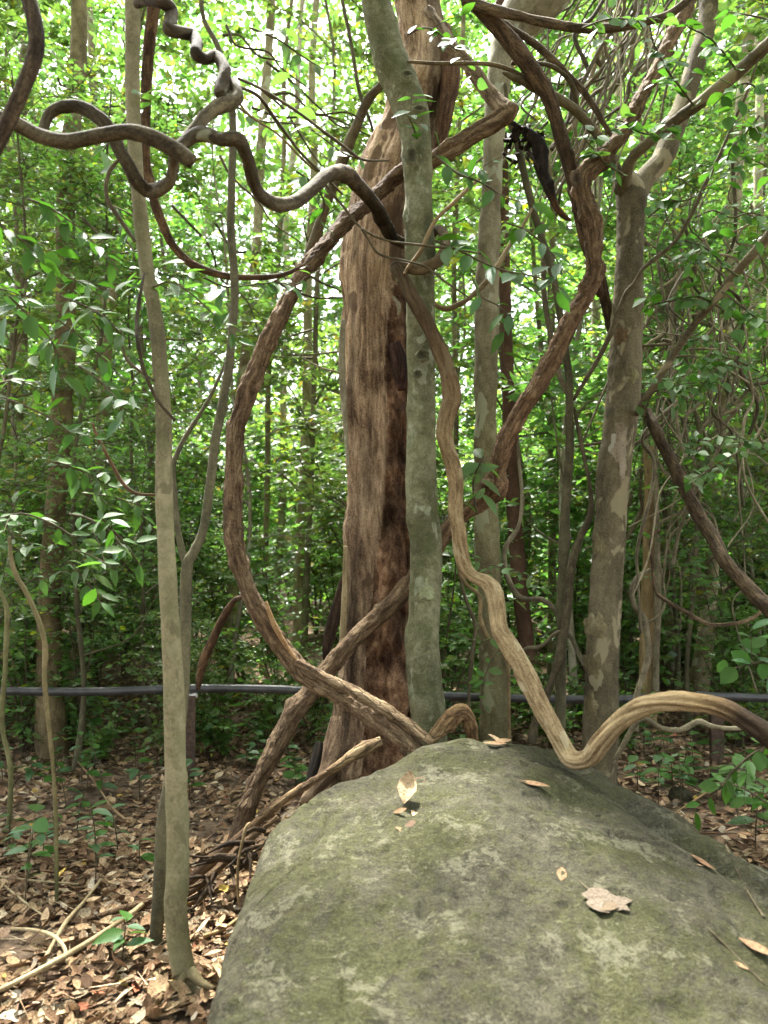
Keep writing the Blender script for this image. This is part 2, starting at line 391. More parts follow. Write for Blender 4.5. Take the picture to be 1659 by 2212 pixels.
# leaf geometry
def leaf_template(rows, fold=.25, droop=.18):
    V, F = [], []
    for s_, hw in rows:
        z = -droop * s_ * s_
        V += [(s_, -hw, z + fold * hw), (s_, 0, z), (s_, hw, z + fold * hw)]
    for i in range(len(rows) - 1):
        a = i * 3; F += [(a, a + 1, a + 4, a + 3), (a + 1, a + 2, a + 5, a + 4)]
    return np.array(V, float), np.array(F)
LEAF_A, LEAF_AF = leaf_template([(0, .012), (.06, .015), (.16, .11), (.34, .205), (.55, .21), (.75, .14), (.9, .055), (1, .004)])
LEAF_R, LEAF_RF = leaf_template([(0, .012), (.08, .02), (.18, .19), (.38, .31), (.6, .30), (.8, .18), (.92, .07), (1, .004)], .18, .12)
LEAF_D, LEAF_DF = leaf_template([(0, .02), (.15, .12), (.4, .23), (.65, .21), (.86, .11), (1, .01)], .55, -.22)
SML = np.array([(0, 0, 0), (.42, -.24, .05), (.45, 0, 0), (.42, .24, .05), (1, 0, -.12)], float)
SMLF = np.array([(0, 2, 1), (0, 3, 2), (1, 2, 4), (2, 3, 4)])
def basis(d, up):
    d = d / (np.linalg.norm(d, axis=-1, keepdims=True) + 1e-9)
    s = np.cross(up, d); s /= np.linalg.norm(s, axis=-1, keepdims=True) + 1e-9
    return d, s, np.cross(d, s)
def leaves_geo(pos, dirs, ups, length, tint, tpl=SML, tf=SMLF, wscale=1.0):
    d, s, u = basis(dirs, ups); n = len(pos); k = len(tpl)
    ws = np.broadcast_to(np.asarray(wscale, float), (n,))
    V = pos[:, None, :] + length[:, None, None] * (d[:, None, :] * tpl[None, :, 0:1] + s[:, None, :] * (tpl[None, :, 1:2] * ws[:, None, None]) + u[:, None, :] * tpl[None, :, 2:3])
    F = (tf[None] + (np.arange(n) * k)[:, None, None]).reshape(-1, tf.shape[1])
    return V.reshape(-1, 3), [F], np.repeat(tint, k, 0), np.tile(tpl, (n, 1))
def green_tints(n, r, bright=1.0):
    t = np.ones((n, 3)) * r.uniform(.65, 1.35, (n, 1)) * bright
    y = r.random(n); t[:, 0] *= 1 + .5 * (y > .75) * r.random(n); t[:, 2] *= r.uniform(.7, 1.3, n)
    dry = r.random(n) > .972; t[dry] = np.array([2.6, 1.25, 1.0])[None] * r.uniform(.4, 1.2, (int(dry.sum()), 1)); yl = r.random(n) > .985; t[yl] = np.array([3.4, 2.1, .7])
    return t

# ------------------------------------------------------------------ the setting: ground and boulder
def grid(xs, ys, f):
    X, Y = np.meshgrid(xs, ys); Z = f(X, Y); n, m = len(ys), len(xs)
    V = np.stack([X, Y, Z], -1).reshape(-1, 3)
    i = np.arange(n - 1)[:, None] * m; j = np.arange(m - 1)[None, :]
    return V, np.stack([i + j, i + j + 1, i + m + j + 1, i + m + j], -1).reshape(-1, 4)
def warp(a, b, n, near): # dense near zero
    t = np.linspace(-1, 1, n); return np.sign(t) * (near * np.abs(t) + (max(abs(a), abs(b)) - near) * np.abs(t) ** 5)
V, F = grid(warp(-220, 220, 221, 6), np.concatenate([np.linspace(-12, 12, 180)[:-1], np.linspace(12, 30, 40)[:-1], np.linspace(30, 260, 24)]), gz)
tag(link('ground', mesh_from('ground', V, F, 'soil')), kind='structure')
V, F = grid(np.unique(np.concatenate([np.linspace(-.62, -.36, 60), np.linspace(-.36, 2.3, 420)])), np.linspace(1.0, 4.15, 440), lambda x, y: np.maximum(rz(x, y), -.35))
V = V + .012 * fbm(V * 6, 3)[:, None] * np.array([1, .3, .0]) * 1.0
bo = np.array([.5, 2.8, 0]); o = link('boulder', mesh_from('boulder', V - bo, F, 'rock_stone'), None, bo)
tag(o, 'huge rounded grey boulder covered in green moss and pale lichen', 'boulder')

# ------------------------------------------------------------------ the big dead trunk
DT = 5.05
rows = [(868, -120, 96), (880, -60, 96), (897, 0, 96), (910, 75, 108), (915, 148, 122), (893, 259, 132), (872, 333, 146), (850, 400, 158), (838, 480, 160), (822, 554, 164), (818, 700, 148), (820, 900, 146), (823, 1100, 146), (821, 1300, 156), (815, 1450, 168), (808, 1560, 184), (803, 1640, 205), (800, 1700, 235), (800, 1760, 250)]
tp = px(withD(rows[::-1], (0, DT), (-1, DT + .25)))
dt = thing('dead_trunk', P(803, 1700, DT), 'thick brown dead tree trunk with rotten reddish hollow side behind smooth grey green trunk', 'dead tree')
def dshape(th, fr, L):
    g = 1 + .05 * np.sin(5 * th + 3 * np.sin(L * .9)) + .035 * np.sin(9 * th - 1.5 * L) + .12 * np.exp(-fr * 14) * np.sin(5 * th + 1)
    q = np.stack([np.cos(th) * 2.2 + 0 * L, np.sin(th) * 2.2 + 0 * L, L * .55 + 0 * th], -1)
    rid = 1 - np.abs(noise(q * 1.9)); g = g - .05 * np.clip(rid - .84, 0, 1) / .16
    rid = 1 - np.abs(noise(q * 4.3 + 7)); g = g - .02 * np.clip(rid - .84, 0, 1) / .16
    return g
geo = tube_geo(tp, sides=120, step=.02, lump=.05, rough=.007, roughf=24, knots=40, knot_h=.10, shape=dshape)
Vt, Ft, tt, stm = geo
# reddish rot on the picture's right of the trunk, tan weathered wood on the left, dark stains
rel = np.zeros(len(Vt)); S = spline(tp, .02); nS = 120
for i in range(len(S)): rel[i * nS:(i + 1) * nS] = (Vt[i * nS:(i + 1) * nS, 0] - S[i, 0]) / S[i, 3]
zz = Vt[:, 2]
edge = np.interp(zz, [0, 1.1, 1.9, 2.7, 3.4], [-.25, -.30, .02, .16, .34]) + .12 * fbm(np.stack([zz * 2.6, zz * 0, zz * 0 + 4], -1), 4)
rot = np.clip((rel - edge) * 9, 0, 1) * np.clip((3.5 - zz) * 1.6, 0, 1)
stain = np.clip(fbm(stm * np.array([11, 11, 1.9]), 4) * 1.5 - .42, 0, 1)
tt = np.ones((len(Vt), 3)) * (1 - .45 * stain)[:, None]
tt = tt * (1 - rot)[:, None] + rot[:, None] * np.clip(1.15 + .9 * fbm(Vt * np.array([10, 10, 7]), 4), .35, 2.0)[:, None]
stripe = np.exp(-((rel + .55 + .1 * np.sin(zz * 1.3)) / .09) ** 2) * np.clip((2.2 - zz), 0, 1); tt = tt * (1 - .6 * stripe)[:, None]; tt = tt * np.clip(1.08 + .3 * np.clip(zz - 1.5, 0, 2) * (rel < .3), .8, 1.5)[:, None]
Vt[:, :] -= np.clip(rot, 0, 1)[:, None] * (np.stack([rel * 0, rel * 0 - 1, rel * 0], -1)) * (.035 + .07 * fbm(Vt * np.array([11, 11, 6]), 4))[:, None]
org = np.array(dt.location)
Qr = rot[Ft[0]].mean(1) > .45
link('trunk', mesh_from('trunk', Vt - org, [Ft[0][~Qr]] + Ft[1:], 'dead_wood', tt, stm), dt)
o = link('rotten_core', mesh_from('rotten_core', Vt - org, [Ft[0][Qr]], 'rotten_wood', tt, stm), dt); o['label'] = 'crumbling reddish rotten side of the trunk'
def slab(name, rows, Ds, mat, parent, flat=.3, **kw):
    return stem(name, rows, Ds, mat, parent=parent, shape=lambda th, fr, L: np.abs(np.cos(th)) * flat + np.abs(np.sin(th)) * 1.0, **kw)
b = slab('bark_strip', [(742, 690, 10), (738, 760, 14), (741, 850, 14), (747, 930, 10), (752, 1010, 6)], [(0, 4.97), (-1, 4.95)], 'pale_bark', dt, .5)
b['label'] = 'pale strip of bark peeling from the trunk edge'
b = slab('bark_flap', [(745, 1240, 12), (730, 1300, 22), (718, 1350, 26), (707, 1395, 22), (702, 1425, 10)], [(0, 4.95), (-1, 4.9)], 'black_wood', dt, .5, tints=[(0, (1.6, 1.3, 1.2)), (1, (1.6, 1.3, 1.2))])
b['label'] = 'dark flap of bark hanging off the trunk'
slab('bark_edge', [(747, 1180, 10), (744, 1300, 13), (738, 1400, 12), (732, 1440, 8)], [(0, 4.86), (-1, 4.84)], 'dry_stick', dt, .6)
b = slab('bark_flap', [(852, 742, 26), (862, 775, 36), (864, 810, 34), (868, 842, 18)], [(0, 4.90), (-1, 4.86)], 'black_wood', dt, .4, tints=[(0, (2.2, 1.4, 1.4)), (1, (2.2, 1.4, 1.4))])
b['label'] = 'blackened flap of bark on the rotten side'
slab('wood_splinter', [(848, 640, 5), (862, 660, 9), (860, 680, 5)], [(0, 4.84), (-1, 4.84)], 'pale_bark', dt, .6)
stem('side_stem', [(958, 60, 30), (968, 120, 40), (972, 170, 40), (966, 230, 34), (950, 320, 26)], [(0, 5.15), (-1, 5.05)], 'dead_wood', parent=dt, sides=16, lump=.12, tints=[(0, (.55, .45, .4)), (1, (.6, .5, .45))])
stem('root', [(745, 1560, 60), (722, 1640, 46), (690, 1690, 34), (655, 1730, 20)], [(0, 5.0), (-1, 4.6)], 'dead_wood', parent=dt, sides=16, lump=.15)
stem('root', [(860, 1570, 60), (890, 1640, 46), (930, 1680, 30), (970, 1700, 16)], [(0, 5.0), (-1, 4.75)], 'dead_wood', parent=dt, sides=16, lump=.15)
stem('dead_shoot', [(690, 1605, 20), (680, 1650, 26), (668, 1690, 18)], [(0, 4.75), (-1, 4.6)], 'black_wood', parent=dt, sides=9)

# ------------------------------------------------------------------ smooth grey-green trunk in front of it
GT = 4.45
rows = [(800, -160, 58), (806, -60, 60), (812, 0, 63), (824, 55, 70), (843, 129, 80), (867, 185, 80), (889, 240, 74), (899, 296, 66), (902, 351, 65), (904, 425, 63), (906, 517, 65), (908, 591, 62), (909, 720, 62), (910, 853, 63), (909, 1001, 64), (913, 1112, 68), (918, 1152, 71), (920, 1226, 68), (916, 1337, 72), (911, 1374, 78), (915, 1448, 72), (923, 1522, 75), (926, 1577, 78), (926, 1680, 92), (926, 1760, 110)]
gt = thing('smooth_tree', P(926, 1700, GT), 'smooth grey green tree trunk bent near top with pale mint lichen spots', 'tree')
stem('trunk', rows[::-1], [(0, GT), (-1, GT)], 'green_bark', parent=gt, sides=36, step=.02, lump=.05, lumpf=8, rough=.003, roughf=45, knots=34, knot_h=.16)
def knot(parent, X, Y, D, wpx, hpx, mat, name='bark_knot'):
    """raised ring with a sunken eye on a trunk's front"""
    n = 16; V = []; prof = [(1.25, .0), (1.0, .5), (.8, .62), (.55, .30), (.25, .05), (.02, .0)]
    c = P(X, Y, D); a = wpx * M(D) / 2; h = hpx * M(D) / 2; r0 = np.random.default_rng(int(X * 7 + Y))
    for k, (q, e) in enumerate(prof):
        for i in range(n):
            t = 2 * math.pi * i / n; w_ = 1 + .10 * r0.standard_normal()
            V.append(c + np.array([math.cos(t) * a * q * w_, -e * a * .38 + abs(math.cos(t) * q) ** 2 * a * .25, math.sin(t) * h * q * w_]))
    F = [(k * n + i, k * n + (i + 1) % n, (k + 1) * n + (i + 1) % n, (k + 1) * n + i) for k in range(len(prof) - 1) for i in range(n)]
    V = np.array(V); tint = np.repeat(np.array([1, .8, .7, .45, .35, .3]), n)[:, None] * np.ones(3)
    return link(name, mesh_from(name, V - np.array(parent.location), np.array(F), mat, tint, V), parent)
knot(gt, 889, 337, GT - .135, 24, 42, 'green_bark'); knot(gt, 912, 768, GT - .125, 28, 26, 'green_bark'); knot(gt, 902, 808, GT - .125, 16, 18, 'green_bark')
knot(gt, 880, 160, GT - .165, 26, 16, 'green_bark'); knot(gt, 905, 235, GT - .150, 30, 16, 'green_bark')
def lichen(parent, X, Y, Dsurf, wpx, hpx, col, curve, name='lichen_patch'):
    """thin crust following the trunk's roundness; curve = trunk radius"""
    r0 = np.random.default_rng(int(X * 3 + Y)); n = 28; rings = 5; V = []; n = 44
    c = P(X, Y, Dsurf); a = wpx * M(Dsurf) / 2; h = hpx * M(Dsurf) / 2
    wob = 1 + .55 * np.array([fbm(np.array([math.cos(2 * math.pi * i / n) * 2.2 + X, math.sin(2 * math.pi * i / n) * 2.2, Y]), 4) for i in range(n)])
    cx = parent['axis_x'] if 'axis_x' in parent else c[0]
    for k in range(rings):
        q = (k / (rings - 1))
        for i in range(n):
            t = 2 * math.pi * i / n; x = math.cos(t) * a * q * wob[i]; z = math.sin(t) * h * q * wob[i]
            V.append([x, (-.0015 if q < .9 else .003), z])
    V = np.array(V); xx = V[:, 0] + (c[0] - cx)
    V[:, 1] += curve - np.sqrt(np.clip(curve ** 2 - xx ** 2, 0, None)); V = V + c
    F = [(k * n + i, k * n + (i + 1) % n, (k + 1) * n + (i + 1) % n, (k + 1) * n + i) for k in range(rings - 1) for i in range(n)]
    o = link(name, mesh_from(name, V - np.array(parent.location), np.array(F), 'pale_bark', np.ones((len(V), 3)) * np.array(col), V), parent)
    return o
gt['axis_x'] = float(P(920, 1280, GT)[0])
lichen(gt, 921, 1280, GT - .098, 34, 46, (.95, 1.15, .95), .093)
del gt['axis_x']

# ------------------------------------------------------------------ forked tree on the right
FT = 4.9
ft = thing('forked_tree', P(1296, 1700, FT), 'mottled grey brown tree forking into three limbs with pale blotches on its bark', 'tree')
rows = [(1296, 1740, 90), (1296, 1680, 76), (1296, 1588, 69), (1300, 1485, 68), (1304, 1352, 68), (1316, 1189, 67), (1321, 1075, 70), (1327, 1001, 69), (1339, 927, 74), (1349, 816, 71), (1353, 705, 68), (1359, 594, 62), (1361, 517, 58), (1364, 462, 62), (1364, 425, 66), (1358, 395, 54), (1350, 378, 34)]
fpts = px(withD(rows, (0, FT), (-1, FT)))
lim_a = px(withD([(1352, 408, 40), (1341, 385, 27), (1331, 362, 22), (1319, 338, 20), (1304, 307, 20), (1282, 281, 20), (1253, 248, 20), (1231, 229, 20), (1194, 207, 20), (1157, 192, 18), (1131, 177, 17), (1101, 163, 13), (1088, 156, 8)], (0, FT), (-1, FT - .5)))
lim_b = px(withD([(1345, 410, 40), (1350, 382, 30), (1367, 340, 25), (1401, 307, 25), (1452, 266, 26), (1508, 225, 28), (1563, 181, 28), (1619, 133, 28), (1659, 96, 28), (1740, 30, 28), (1850, -60, 26), (1980, -160, 22)], (0, FT - .02), (-1, FT - 1.0)))
lim_c = px(withD([(1364, 450, 54), (1378, 412, 52), (1400, 378, 47), (1430, 345, 46), (1449, 296, 44), (1471, 244, 44), (1489, 185, 42), (1508, 122, 42), (1522, 74, 42), (1530, 18, 42), (1535, -60, 42)], (0, FT), (-1, FT + .35)))
o = link('trunk', tubemesh('trunk', [tube_geo(fpts, sides=34, step=.02, lump=.04, rough=.004, roughf=70, knots=40, knot_h=.10)], 'forked_bark', np.array(ft.location)), ft)
for q, kk in ((lim_a, 16), (lim_b, 18), (lim_c, 28)):
    link('limb', tubemesh('limb', [tube_geo(q, sides=kk, lump=.05, rough=.003, roughf=70, knots=8, knot_h=.14)], 'forked_bark', np.array(ft.location)), ft)
stem('branch', [(1375, 895, 12), (1390, 868, 15), (1415, 831, 16), (1452, 771, 16), (1497, 705, 16), (1541, 653, 17), (1582, 598, 18), (1615, 561, 20), (1670, 500, 22), (1730, 440, 22), (1860, 310, 20), (2000, 160, 16)], [(0, FT - .08), (-1, FT - 1.2)], 'forked_bark', parent=ft, sides=12, knots=10, knot_h=.3)
for (X, Y, wd, hh, cc) in ((1343, 965, 38, 118, (.78, .72, .74)), (1290, 1355, 30, 56, (.72, .68, .56)), (1286, 1440, 22, 60, (.68, .64, .52)), (1300, 1180, 20, 50, (.66, .62, .5)), (1370, 812, 22, 30, (.7, .7, .52)), (1283, 1530, 22, 50, (.66, .62, .5)), (1345, 720, 26, 34, (.62, .48, .36))):
    i = int(np.argmin(abs(np.array([r_[1] for r_ in rows]) - Y))); ax = np.interp(Y, [r_[1] for r_ in rows[::-1]], [r_[0] for r_ in rows[::-1]]); wt = np.interp(Y, [r_[1] for r_ in rows[::-1]], [r_[2] for r_ in rows[::-1]]) * M(FT) / 2 * 1.05
    ft['axis_x'] = float(P(ax, Y, FT)[0]); lichen(ft, X, Y, FT - wt - .001, wd, hh, cc, wt, 'bark_patch')
del ft['axis_x']

# ------------------------------------------------------------------ pale mottled trunk behind, with its bulging top
pt = thing('mottled_tree', P(1072, 1600, 5.35), 'pale lichen mottled straight trunk behind the winding tan vine', 'tree')
stem('trunk', [(1074, 1660, 66), (1072, 1590, 60), (1068, 1522, 58), (1060, 1337, 53), (1052, 1170, 53), (1049, 890, 50), (1052, 700, 50), (1055, 557, 50), (1062, 400, 48), (1070, 260, 48), (1082, 140, 58), (1105, 60, 84), (1140, 18, 110), (1185, -25, 110), (1220, -80, 100)], [(0, 5.35), (9, 5.4), (-1, 5.6)], 'pale_bark', parent=pt, sides=28, lump=.07, knots=18, knot_h=.14, tints=[(0, (.55, .55, .42)), (.35, (.75, .75, .6)), (.55, (1, 1, .95)), (1, (.9, .9, .9))])
rt = thing('reddish_tree', P(1130, 1545, 7.4), 'slim reddish brown trunk in the shade beyond the pipe', 'tree')
stem('trunk', [(1142, 1575, 38), (1138, 1400, 34), (1126, 1300, 34), (1113, 1150, 33), (1104, 1000, 30), (1096, 800, 28), (1090, 600, 26), (1085, 300, 24), (1080, 0, 20)], [(0, 7.4), (-1, 7.4)], 'red_bark', parent=rt, sides=18)

# ------------------------------------------------------------------ slim saplings on the left
sp = thing('pale_sapling', P(404, 2120, 2.82), 'slim pale olive sapling with a kink low on its straight stem', 'sapling')
stem('trunk', [(418, 2150, 80), (404, 2122, 56), (393, 2080, 49), (384, 2020, 47), (379, 1950, 47), (383, 1900, 48), (384, 1800, 47), (380, 1700, 46), (378, 1600, 44), (376, 1500, 44), (371, 1400, 41), (365, 1300, 39), (360, 1200, 37), (355, 1100, 37), (354, 1000, 37), (353, 900, 35), (346, 800, 34), (340, 720, 33), (330, 650, 31), (320, 600, 31), (312, 540, 31), (305, 480, 31), (297, 400, 29), (292, 330, 31), (288, 250, 31), (286, 150, 31), (287, 60, 33), (287, -120, 33)], [(0, 2.82), (-1, 3.0)], 'sapling_bark', parent=sp, sides=24, step=.015, lump=.03, knots=14, knot_h=.12)
for q in ([(412, 2100, 24), (438, 2125, 17), (462, 2135, 9)], [(400, 2105, 22), (380, 2138, 14), (350, 2150, 7)]):
    stem('root', q, [(0, 2.80), (-1, 2.72)], 'sapling_bark', parent=sp, sides=9, lump=.2, tints=[(0, (.8, .75, .7)), (1, (.6, .5, .45))])
ys = thing('forked_sapling', P(335, 2055, 3.1), 'thin dark sapling behind the pale one, splitting into a narrow fork', 'sapling')
stem('trunk', [(331, 2085, 32), (336, 2040, 28), (345, 1900, 28), (355, 1760, 27), (374, 1650, 26), (390, 1550, 26), (398, 1450, 25), (400, 1350, 25), (404, 1228, 25), (420, 1190, 21), (440, 1140, 20), (455, 1038, 20), (466, 945, 20), (481, 871, 19), (495, 786, 19), (506, 668, 18), (506, 594, 18), (499, 500, 18), (500, 400, 17), (503, 300, 16), (498, 200, 14), (470, 100, 12), (440, 40, 10), (432, -40, 9)], [(0, 3.1), (8, 3.3), (-1, 3.6)], 'dark_sapling_bark', parent=ys, sides=14, knots=20, knot_h=.2)
stem('branch', [(404, 1232, 14), (394, 1195, 14), (384, 1140, 13), (377, 1060, 12), (374, 1010, 11), (385, 975, 11), (403, 940, 10), (444, 875, 9), (477, 808, 7), (490, 770, 4)], [(0, 3.3), (-1, 3.5)], 'dark_sapling_bark', parent=ys, sides=9, knots=8, knot_h=.25)
rs = stem('dark_liana', [(338, -60, 29), (333, 11, 28), (325, 74, 26), (318, 148, 24), (314, 259, 22), (314, 333, 22), (322, 388, 21), (336, 444, 20), (355, 492, 20), (373, 529, 18), (407, 565, 18), (455, 588, 16), (517, 599, 14), (606, 595, 11), (660, 570, 6)], [(0, 3.05), (-1, 3.6)], 'dark_vine_bark', 'dark reddish liana running down beside the pale sapling and bending right', 'vine', sides=14, tints=[(0, (1.4, 1.1, .9)), (1, (1.4, 1.1, .9))], knots=10, knot_h=.2)

# ------------------------------------------------------------------ the looping vines
L1 = [(925, 20, 20), (949, 60, 26), (975, 100, 31), (1012, 140, 33), (1045, 185, 34), (1075, 222, 37), (1098, 242, 42)]
lv = thing('looping_vine', P(890, 1607, 3.95), 'thick rough brown vine making a wide loop in front of the dead trunk', 'vine')
stem('upper_stem', L1, [(0, 4.8), (-1, 4.55)], 'rough_vine_bark', parent=lv, sides=18, lump=.1, flute=(4, .07, 3), rough=.003, roughf=50, knots=5, knot_h=.3, tints=[(0, (1.3, 1.35, 1.4)), (1, (1.5, 1.5, 1.5))])
L2 = [(1112, 225, 26), (1098, 245, 38), (1075, 262, 39), (1020, 292, 41), (964, 328, 39), (931, 347, 37), (870, 372, 36), (835, 398, 34), (794, 440, 34), (757, 470, 34), (724, 503, 34), (698, 535, 34), (668, 570, 33), (646, 605, 34), (618, 660, 37), (591, 712, 38), (569, 757, 38), (551, 808, 40), (534, 850, 47), (521, 890, 43), (510, 927, 40), (506, 982, 38), (503, 1038, 37), (503, 1112, 36), (505, 1157, 37), (514, 1207, 36), (532, 1263, 37), (554, 1311, 39), (580, 1355, 41), (613, 1403, 44), (654, 1451, 46), (705, 1481, 47), (750, 1507, 47), (798, 1536, 46), (846, 1570, 44), (890, 1607, 34), (912, 1630, 22)]
stem('stem', L2, [(0, 4.5), (5, 4.7), (7, 4.72), (15, 4.35), (25, 4.25), (-5, 4.25), (-1, 3.95)], 'rough_vine_bark', parent=lv, sides=44, step=.011, lump=.11, flute=(3, .06, 2.5), rough=.0045, roughf=48, knots=50, knot_h=.34, grooves=[(4.4, .22, .14, .8), (5.6, .2, .14, -.6), (3.4, .2, .16, .5)], tints=[(0, (1.5, 1.5, 1.5)), (.10, (1.25, 1.2, 1.2)), (.16, (.7, .62, .6)), (.3, (.75, .66, .6)), (.42, (1.05, .95, .9)), (.7, (1, .95, .9)), (.85, (1.15, 1.1, 1.05)), (1, (1.2, 1.15, 1.1))])
stem('stem', [(640, 1430, 14), (700, 1462, 20), (760, 1492, 22), (810, 1520, 24), (860, 1552, 26), (905, 1585, 26), (935, 1606, 16)], [(0, 4.18), (-1, 3.95)], 'rough_vine_bark', parent=lv, sides=16, lump=.15, flute=(3, .1, 4), rough=.003, roughf=60, tints=[(0, (1.1, 1.05, 1)), (1, (1.3, 1.25, 1.15))])
stem('split_wood', [(575, 1300, 6), (588, 1340, 11), (612, 1385, 11), (640, 1425, 6)], [(0, 4.16), (-1, 4.14)], 'smooth_vine_bark', parent=lv, sides=9, tints=[(0, (1.2, .95, .8)), (1, (1.2, .95, .8))])

M1 = [(508, 1830, 34), (525, 1776, 38), (543, 1721, 41), (569, 1665, 43), (597, 1612, 43), (631, 1547, 43), (668, 1499, 40), (716, 1437, 37), (764, 1381, 37), (809, 1340, 38), (849, 1303, 37), (883, 1263, 35), (925, 1215, 34), (960, 1155, 36), (1001, 1110, 38), (1034, 1086, 38), (1050, 1070, 50), (1064, 1056, 60), (1071, 1040, 52), (1074, 1014, 37), (1086, 971, 37), (1108, 920, 38), (1134, 875, 39), (1168, 823, 41), (1205, 749, 41), (1234, 690, 39), (1264, 642, 37), (1284, 590, 38), (1281, 554, 40), (1282, 499, 45), (1268, 451, 47), (1257, 407, 44), (1262, 378, 44), (1290, 352, 38), (1319, 318, 35), (1360, 266, 34), (1386, 207, 33), (1419, 152, 31), (1445, 92, 31), (1475, 37, 30), (1489, 0, 30), (1515, -70, 30)]
mv = thing('diagonal_vine', P(520, 1800, 4.0), 'rough brown vine slanting from the boulder behind the smooth trunk up to the right', 'vine')
stem('stem', M1, [(0, 4.05), (6, 4.45), (11, 4.68), (14, 4.62), (23, 4.5), (32, 4.45), (-1, 4.6)], 'rough_vine_bark', parent=mv, sides=40, step=.011, lump=.12, rough=.005, roughf=50, knots=70, knot_h=.38, grooves=[(4.6, .16, .12, 1.8), (5.6, .14, .12, -1.2)], tints=[(0, (.40, .35, .31)), (.06, (.6, .54, .48)), (.14, (.9, .85, .8)), (.33, (1, .92, .85)), (.45, (.95, .8, .7)), (.75, (1.0, .92, .82)), (1, (1.45, 1.4, 1.35))])
stem('limb', [(1297, 640, 16), (1283, 570, 26), (1262, 500, 30), (1246, 430, 28), (1234, 370, 30), (1219, 318, 31), (1201, 259, 32), (1183, 207, 33), (1157, 163, 35), (1120, 111, 37), (1083, 67, 36), (1053, 33, 34), (1005, -15, 34), (960, -60, 34)], [(0, 4.6), (4, 4.55), (-1, 4.3)], 'dark_vine_bark', parent=mv, sides=18, lump=.10, rough=.003, roughf=60, knots=14, knot_h=.25, tints=[(0, (1.3, 1.0, .8)), (.5, (1.2, 1, .85)), (1, (1.7, 1.5, 1.3))])
knot(mv, 1246, 385, 4.44 - .10, 22, 34, 'rough_vine_bark', 'bark_hole')
stem('trailing_stem', [(1290, 560, 20), (1297, 594, 21), (1304, 631, 21), (1319, 705, 20), (1345, 790, 20), (1378, 858, 22), (1401, 897, 24), (1415, 927, 26), (1452, 1000, 27), (1489, 1075, 28), (1520, 1130, 30), (1545, 1170, 31), (1563, 1207, 32), (1600, 1252, 32), (1637, 1292, 33), (1665, 1318, 34), (1740, 1390, 34), (1850, 1510, 32), (1960, 1650, 30), (2040, 1830, 28)], [(0, 4.62), (3, 5.05), (5, 5.1), (-1, 4.2)], 'dark_vine_bark', parent=mv, sides=18, lump=.08, rough=.002, roughf=70, knots=16, knot_h=.18, tints=[(0, (1, .9, .8)), (1, (1.25, 1.1, .9))])

# one long vine: twisted on the left, dark over the trunk, wrapped round the smooth trunk, grooved and tan down to the boulder, arched to the right
W1 = [(95, 285, 22), (98, 262, 24), (118, 238, 28), (155, 229, 30), (192, 240, 31), (222, 262, 31), (244, 292, 30), (259, 325, 29), (281, 362, 29), (299, 396, 32), (322, 414, 34), (351, 407, 33), (370, 388, 29), (375, 355, 27), (380, 330, 30), (405, 303, 30), (436, 290, 32), (478, 301, 30), (514, 303, 30), (530, 330, 28), (543, 370, 29), (551, 403, 29), (569, 427, 31), (604, 442, 32), (643, 432, 33), (680, 403, 32), (713, 375, 31), (750, 377, 32), (779, 407, 34), (809, 440, 33), (827, 477, 30), (850, 515, 24), (905, 530, 22), (945, 495, 22), (962, 520, 24), (950, 560, 28), (905, 582, 26), (866, 575, 24), (853, 578, 26), (872, 606, 31), (890, 643, 34), (912, 680, 36), (931, 716, 36), (949, 757, 37), (964, 794, 36), (972, 831, 37), (975, 864, 37), (964, 901, 35), (960, 938, 34), (968, 975, 31), (979, 1012, 31), (984, 1049, 29), (983, 1086, 29), (984, 1115, 31), (990, 1145, 33), (995, 1185, 32), (1005, 1226, 30), (1025, 1248, 29), (1053, 1261, 31), (1069, 1285, 33), (1075, 1322, 32), (1080, 1359, 33), (1101, 1396, 37), (1127, 1440, 39), (1149, 1485, 39), (1173, 1533, 39), (1199, 1580, 39), (1225, 1625, 40), (1245, 1643, 42), (1272, 1637, 44), (1296, 1606, 45), (1322, 1575, 46), (1352, 1549, 47), (1393, 1526, 48), (1445, 1516, 48), (1508, 1519, 48), (1563, 1530, 48), (1607, 1552, 48), (1659, 1588, 50), (1740, 1660, 52), (1860, 1800, 50), (1960, 1960, 46), (2020, 2110, 42)]
wt_ = (0.6, .58, .55)
wv = thing('winding_vine', P(1245, 1650, 3.3), 'long winding vine twisting from the left round the smooth trunk down to the boulder', 'vine')
Dw = [(0, 2.62), (5, 2.62), (10, 2.75), (14, 2.6), (18, 2.65), (26, 3.4), (31, 4.62), (32, 4.68), (33, 4.60), (34, 4.45), (35, 4.32), (37, 4.28), (39, 4.26), (46, 4.2), (58, 3.9), (64, 3.55), (68, 3.33), (72, 3.22), (79, 2.75), (-1, 2.6)]
p = px(withD(W1, *Dw)); iw, ig = 31, 38
Lw = np.concatenate([[0], np.cumsum(np.linalg.norm(np.diff(p[ig:, :3], axis=0), axis=1))]); Lw /= Lw[-1]
def fw(i): return float(Lw[i - ig])   # fraction along the grooved stem of point i
stem('twisted_stem', p[:iw + 1], None, 'twisted_vine_bark', parent=wv, sides=30, step=.011, lump=.09, flute=(2, .06, 6), rough=.0018, roughf=50, grooves=[(4.6, .2, .16, 1.0), (2.0, .2, .16, -.8)], knots=16, knot_h=.22, tints=[(0, (.9, .9, .85)), (.5, (1.1, 1.05, 1)), (.66, (1.1, .95, .85)), (.75, (.8, .7, .62)), (.85, (.35, .30, .28)), (1, (.3, .27, .25))])
stem('coiled_stem', p[iw - 1:ig + 2], None, 'twisted_vine_bark', parent=wv, sides=18, step=.012, lump=.08, flute=(3, .06, 3), tints=[(0, (.4, .35, .33)), (.5, (1.4, 1.2, 1)), (1, (.8, .65, .5))])
